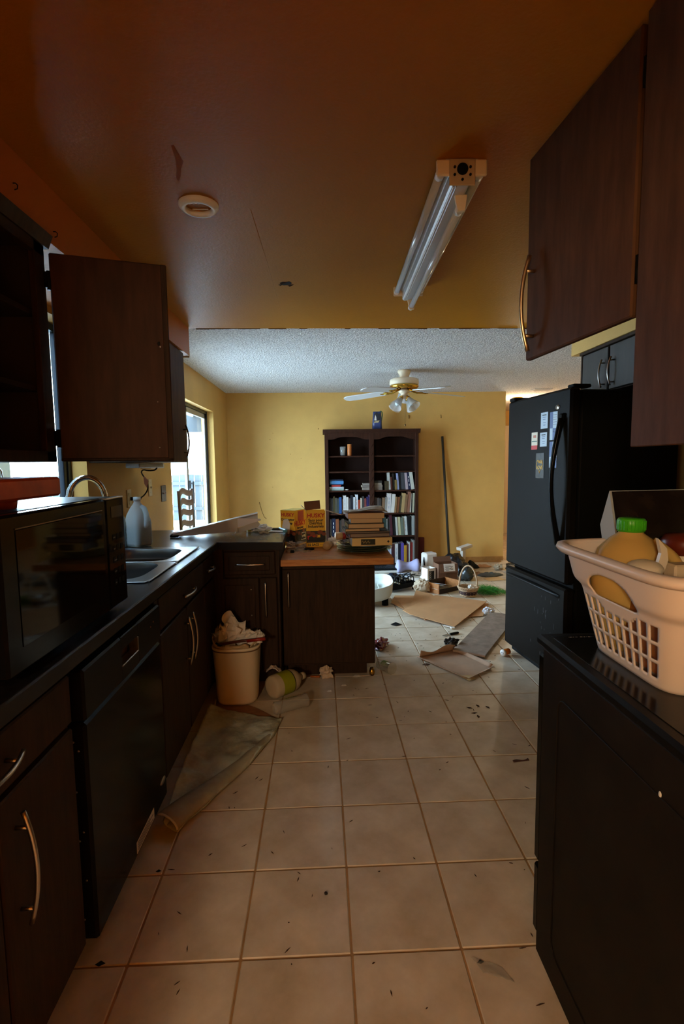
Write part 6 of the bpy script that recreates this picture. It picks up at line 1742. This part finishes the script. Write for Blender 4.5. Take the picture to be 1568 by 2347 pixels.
for k, (pts, mat_, lb) in enumerate((
    ([(.70, 4.62, .006), (.98, 4.56, .006), (1.02, 4.86, .008), (.78, 4.90, .006)], M('sheet_blue_white', '#cfd6e2', rough=.8), 'large white sheet of paper on the floor before the lavender cushion'),
    ([(.86, 4.34, .004), (1.06, 4.36, .012), (1.08, 4.60, .005), (.92, 4.62, .010)], PAPER, 'printed white sheet lying between the lattice tray and the small carton'),
    ([(1.00, 4.72, .012), (1.20, 4.66, .014), (1.24, 4.86, .012), (1.05, 4.92, .014)], NEWS, 'crumpled brown newspaper right of the lavender cushion'),
    ([(.54, 4.46, .003), (.70, 4.44, .003), (.70, 4.58, .003), (.55, 4.60, .003)], M('card_grey', '#8d8880', rough=.8), 'grey card flat on the tiles before the keyboard case'))):
    m = MB()
    P_ = [Vector(p) for p in pts]
    def fn(u, v, P_=P_, k=k):
        p = P_[0].lerp(P_[1], u).lerp(P_[3].lerp(P_[2], u), v)
        return (p.x, p.y, p.z + (.020 if k == 2 else .006) * abs(mnoise.noise(Vector((u * 4 + k, v * 4, k)))))
    m.grid(fn, 12, 10); solo(m, 'paper_sheet', mat_, lb, 'paper', solid=.0008)
solo(MB().tube([(.86, 4.70, .022), (.93, 4.72, .03), (1.0, 4.70, .024), (1.06, 4.74, .02)], .006, 5), 'black_strap', BLACKM, 'black strap lying across the white sheet of paper', 'strap')
crumple('tissue', (1.12, 4.55, 0), (.035, .03, .03), PAPER, 'small balled white tissue left of the small white carton', 'tissue', 83, .8, zf=.001)
# refuse bags
m = MB().ball((1.60, 5.02, .10), (.145, .17, .125), 28, 18, .55, 1.8, 12, zmin=.001)
m.ball((1.66, 4.80, .07), (.10, .14, .085), 24, 14, .5, 2.0, 14, zmin=.001)
solo(m, 'trash_bag', BAG, 'large black plastic trash bag slumped before the yellow back wall', 'trash bag')
m = MB().ball((1.60, 4.46, .075), (.090, .10, .10), 28, 18, .6, 2.2, 16, zmin=.001)
solo(m, 'trash_bag', BAGG, 'smoky grey plastic bag bunched between brown box and wicker basket', 'trash bag')
t = thing('foam_bracket', 'white angled foam packing piece leaning behind the black trash bag', 'packaging', (1.86, 5.40, 0))
FO = M('foam_white', '#c9bfb2', rough=.8)
R = Matrix.Translation((1.81, 5.34, .0)) @ Matrix.Rotation(math.radians(28), 4, 'Z')
MB().box((-.02, -.02, 0), (.035, .03, .245), .004, R).build('upright', FO, t)
MB().box((-.035, -.04, .205), (.175, .05, .245), .004, R @ Matrix.Translation((0, 0, .0)) @ Matrix.Rotation(math.radians(-9), 4, 'Y')).build('top_bar', FO, t)
def cloth(name, c, r, mat, label, seed, rz=0, cat='cloth'):
    m = MB(); 
    def fn(u, v):
        a = 2 * PI * u; k = v * (1 + .25 * mnoise.noise(Vector((math.cos(a) * 1.5, math.sin(a) * 1.5, seed))))
        x = r[0] * k * math.cos(a); y = r[1] * k * math.sin(a); ca, sa = math.cos(rz), math.sin(rz)
        z = .004 + r[2] * (1 - v ** 2) * (.5 + abs(mnoise.noise(Vector((x * 14, y * 14, seed))))) + .008 * abs(mnoise.noise(Vector((x * 40, y * 40, seed))))
        return (c[0] + x * ca - y * sa, c[1] + x * sa + y * ca, z)
    m.grid(fn, 32, 10, True, True)
    solo(m, name, mat, label, cat, solid=.002)
cloth('black_cloth', (1.86, 5.16), (.13, .10, .09), M('cloth_black', (.008, .008, .009), rough=.9), 'black cloth heaped at the foot of the back wall', 3, .3)
cloth('peach_cloth', (2.02, 5.16), (.12, .06, .045), M('cloth_peach', '#b98d68', rough=.9), 'peach cloth rumpled beside the black cloth heap', 5, .1)
cloth('grey_shirt', (1.96, 4.68), (.16, .10, .035), M('cloth_grey_green', '#4b504a', rough=.9, second='#383c3c', vscale=14), 'grey-green rumpled shirt on the floor near the refrigerator', 7, .2, 'shirt')
cloth('tan_cloth', (1.80, 4.72), (.10, .07, .03), M('cloth_tan', '#8a6a4c', rough=.9), 'tan cloth crumpled left of the grey-green shirt', 9, .1)
m = MB().sheet([(1.84, 4.36, .004), (2.06, 4.42, .004), (2.02, 4.58, .004), (1.82, 4.50, .006)], .001)
solo(m, 'paper_sheet', M('paper_tan', '#c9a878', rough=.9), 'flat tan sheet of paper before the grey-green shirt', 'paper')
m = MB().ball((2.28, 4.80, .06), (.07, .12, .075), 20, 12, .6, 2.2, 33, zmin=.001)
solo(m, 'trash_bag', BAG, 'small black bag half hidden behind the refrigerator edge', 'trash bag')
crumple('white_cloth', (2.165, 4.98, 0), (.07, .05, .04), M('cloth_cream', '#b7aa92', rough=.9), 'cream balled cloth beside the small black bag', 'cloth', 91, .7, zf=.001)
solo(MB().sheet([(1.70, 5.50, .003), (2.38, 5.46, .003), (2.40, 5.56, .01), (1.72, 5.585, .008)], .002), 'torn_trim_strip', M('torn_trim', '#9a6c34', rough=.8), 'torn strip of orange-brown trim along the foot of the back wall', 'trim strip')

# wicker basket
def wicker():
    c = (1.425, 3.765); WK = M('wicker', '#b99a78', rough=.7, var=.2, vscale=30); WD = M('wicker_dark', '#3a1c1c', rough=.6)
    t = thing('wicker_basket', 'small round wicker basket with a tall hoop handle and dark woven bands', 'basket', (c[0], c[1], 0))
    def weave(z, r, amp, ph, rad, n=48, nn=14):
        return [(c[0] + (r + amp * math.cos(nn * 2 * PI * i / n + ph)) * math.cos(2 * PI * i / n), c[1] + (r + amp * math.cos(nn * 2 * PI * i / n + ph)) * math.sin(2 * PI * i / n), z) for i in range(n)]
    for k in range(14):
        a = 2 * PI * (k + .5) / 14
        MB().tube([(c[0] + .072 * math.cos(a), c[1] + .072 * math.sin(a), .004), (c[0] + .095 * math.cos(a), c[1] + .095 * math.sin(a), .085)], .004, 5).build('stake', WK, t)
    for k in range(9):
        z = .008 + .0095 * k; r = .074 + .0026 * k
        dark = 2 <= k <= 5
        MB().tube(weave(z, r, .0045, PI * (k % 2), .004), .0052, 6, closed=True).build('woven_band', WD if dark else WK, t)
    for ph in (0, PI):
        MB().tube([(c[0] + (.100 + .006 * math.cos(22 * 2 * PI * i / 110 + ph)) * math.cos(2 * PI * i / 110), c[1] + (.100 + .006 * math.cos(22 * 2 * PI * i / 110 + ph)) * math.sin(2 * PI * i / 110), .094 + .006 * math.sin(22 * 2 * PI * i / 110 + ph)) for i in range(110)], .0062, 6, closed=True).build('braided_rim', WK, t)
    MB().lathe([(0, .002), (.074, .002), (.074, .007), (0, .007)], (c[0], c[1], 0), 24).build('base', WK, t)
    pts = []
    for k in range(25):
        a = PI * k / 24
        pts.append((c[0] + .078 * math.cos(a) * (1 if .15 < k / 24 < .85 else 1.05), c[1] - .035 * math.cos(a), .09 + .225 * math.sin(a) ** .8))
    MB().tube(pts, .0085, 8).build('handle', WK, t)
wicker()
crumple('tissue', (1.455, 3.775, 0), (.03, .03, .035), PAPER, 'white paper shred standing in the wicker basket', 'tissue', 95, .8, zf=.055)
# green paper grass
m = MB()
for k in range(900):
    x0 = 1.655 + random.gauss(0, .085); y0 = 3.86 + random.gauss(0, .06)
    if x0 < 1.545 or y0 < 3.70: continue
    z = random.uniform(.002, .055) * max(.2, 1 - ((x0 - 1.66) / .2) ** 2)
    a = random.uniform(0, 6.28); L = random.uniform(.03, .08); w = .0014
    p = [Vector((x0 + math.cos(a + q * .35 - .7) * L * q / 4 , y0 + math.sin(a + q * .35 - .7) * L * q / 4, z + .014 * math.sin(q * PI / 4))) for q in range(5)]
    s_ = Vector((-math.sin(a), math.cos(a), .5)) * w
    vs = []; 
    for q in p: vs += [tuple(q + s_), tuple(q - s_)]
    m.add(vs, [(2 * i, 2 * i + 1, 2 * i + 3, 2 * i + 2) for i in range(4)])
tag(solo(m, 'paper_grass', M('easter_grass', '#2f8a2c', rough=.5, rand=0), 'tuft of shredded green paper grass on the tiles beside the wicker basket', 'grass', origin=(1.66, 3.86, 0)), kind='stuff')

# grit on the kitchen floor: leaf bits, a smear, a plastic scrap
m = MB()
random.seed(11)
def bit(x, y, L, w, a):
    R = Matrix.Translation((x, y, .0006)) @ Matrix.Rotation(a, 4, 'Z')
    m.prism([(-L / 2, 0), (0, -w), (L / 2, w * .3), (L * .1, w)], 0, .0012, 'z', R)
for k in range(150):
    bit(random.uniform(-.6, 1.15), random.uniform(-.35, 2.9), random.uniform(.004, .026), random.uniform(.0008, .0022), random.uniform(0, 6.3))
for k in range(60):
    bit(random.uniform(.3, 1.5), random.uniform(1.9, 3.3), random.uniform(.006, .03), random.uniform(.0015, .004), random.uniform(0, 6.3))
for (x, y) in ((.745, 1.40), (.755, 1.34), (.765, 1.30), (.80, 1.42), (.85, 1.40)): bit(x, y, .035, .008, random.uniform(0, 6))
tag(solo(m, 'floor_grit', M('grit_brown', '#3a2414', rough=.9), 'dark leaf bits and grit scattered over the floor tiles', 'grit', origin=(0, 1, 0)), kind='stuff')
m = MB().ball((-.0715, .203, .004), (.006, .006, .004), 10, 8, .4, 2, 3)
solo(m, 'seed', M('seed_dark', '#1d120a', rough=.6), 'dark round seed on the tile in the middle foreground', 'seed')
m = MB()
def smear(u, v):
    return (.795 + .078 * u, .872 + .014 * v + .006 * math.sin(u * 7) * v + .012 * u, .0012 + .0015 * math.sin(v * PI))
m.grid(smear, 16, 4); solo(m, 'brown_smear', M('smear_brown', '#4a2a1c', rough=.7), 'brown smeared streak on the tile nearest the range', 'stain', solid=.001)
m = MB()
def scrap(u, v): return (.330 + .075 * u + .02 * v, -.030 - .045 * v - .03 * u, .003 + .008 * abs(mnoise.noise(Vector((u * 4, v * 4, 7)))))
m.grid(scrap, 10, 8); solo(m, 'plastic_scrap', CLEAR, 'clear torn plastic scrap on the tiles beside the foot of the range', 'plastic')
for k, (x, y, r, lb) in enumerate(((.352, -.045, .010, 'black crumb on the tile beside the clear plastic scrap'), (-.640, .325, .009, 'dark crumb on the floor before the dishwasher'), (-.700, .005, .014, 'dark leaf scrap beside the foot of the dishwasher'), (.63, 2.02, .03, 'brown dry leaf left of the cardboard tray'))):
    m = MB().sheet([(x - r, y, .002), (x, y - r * .5, .004), (x + r, y + r * .2, .002), (x, y + r * .6, .005)], .001)
    solo(m, 'dark_scrap', BLACKM if k < 3 else M('leaf_brown', '#4d2f18', rough=.9), lb, 'scrap')
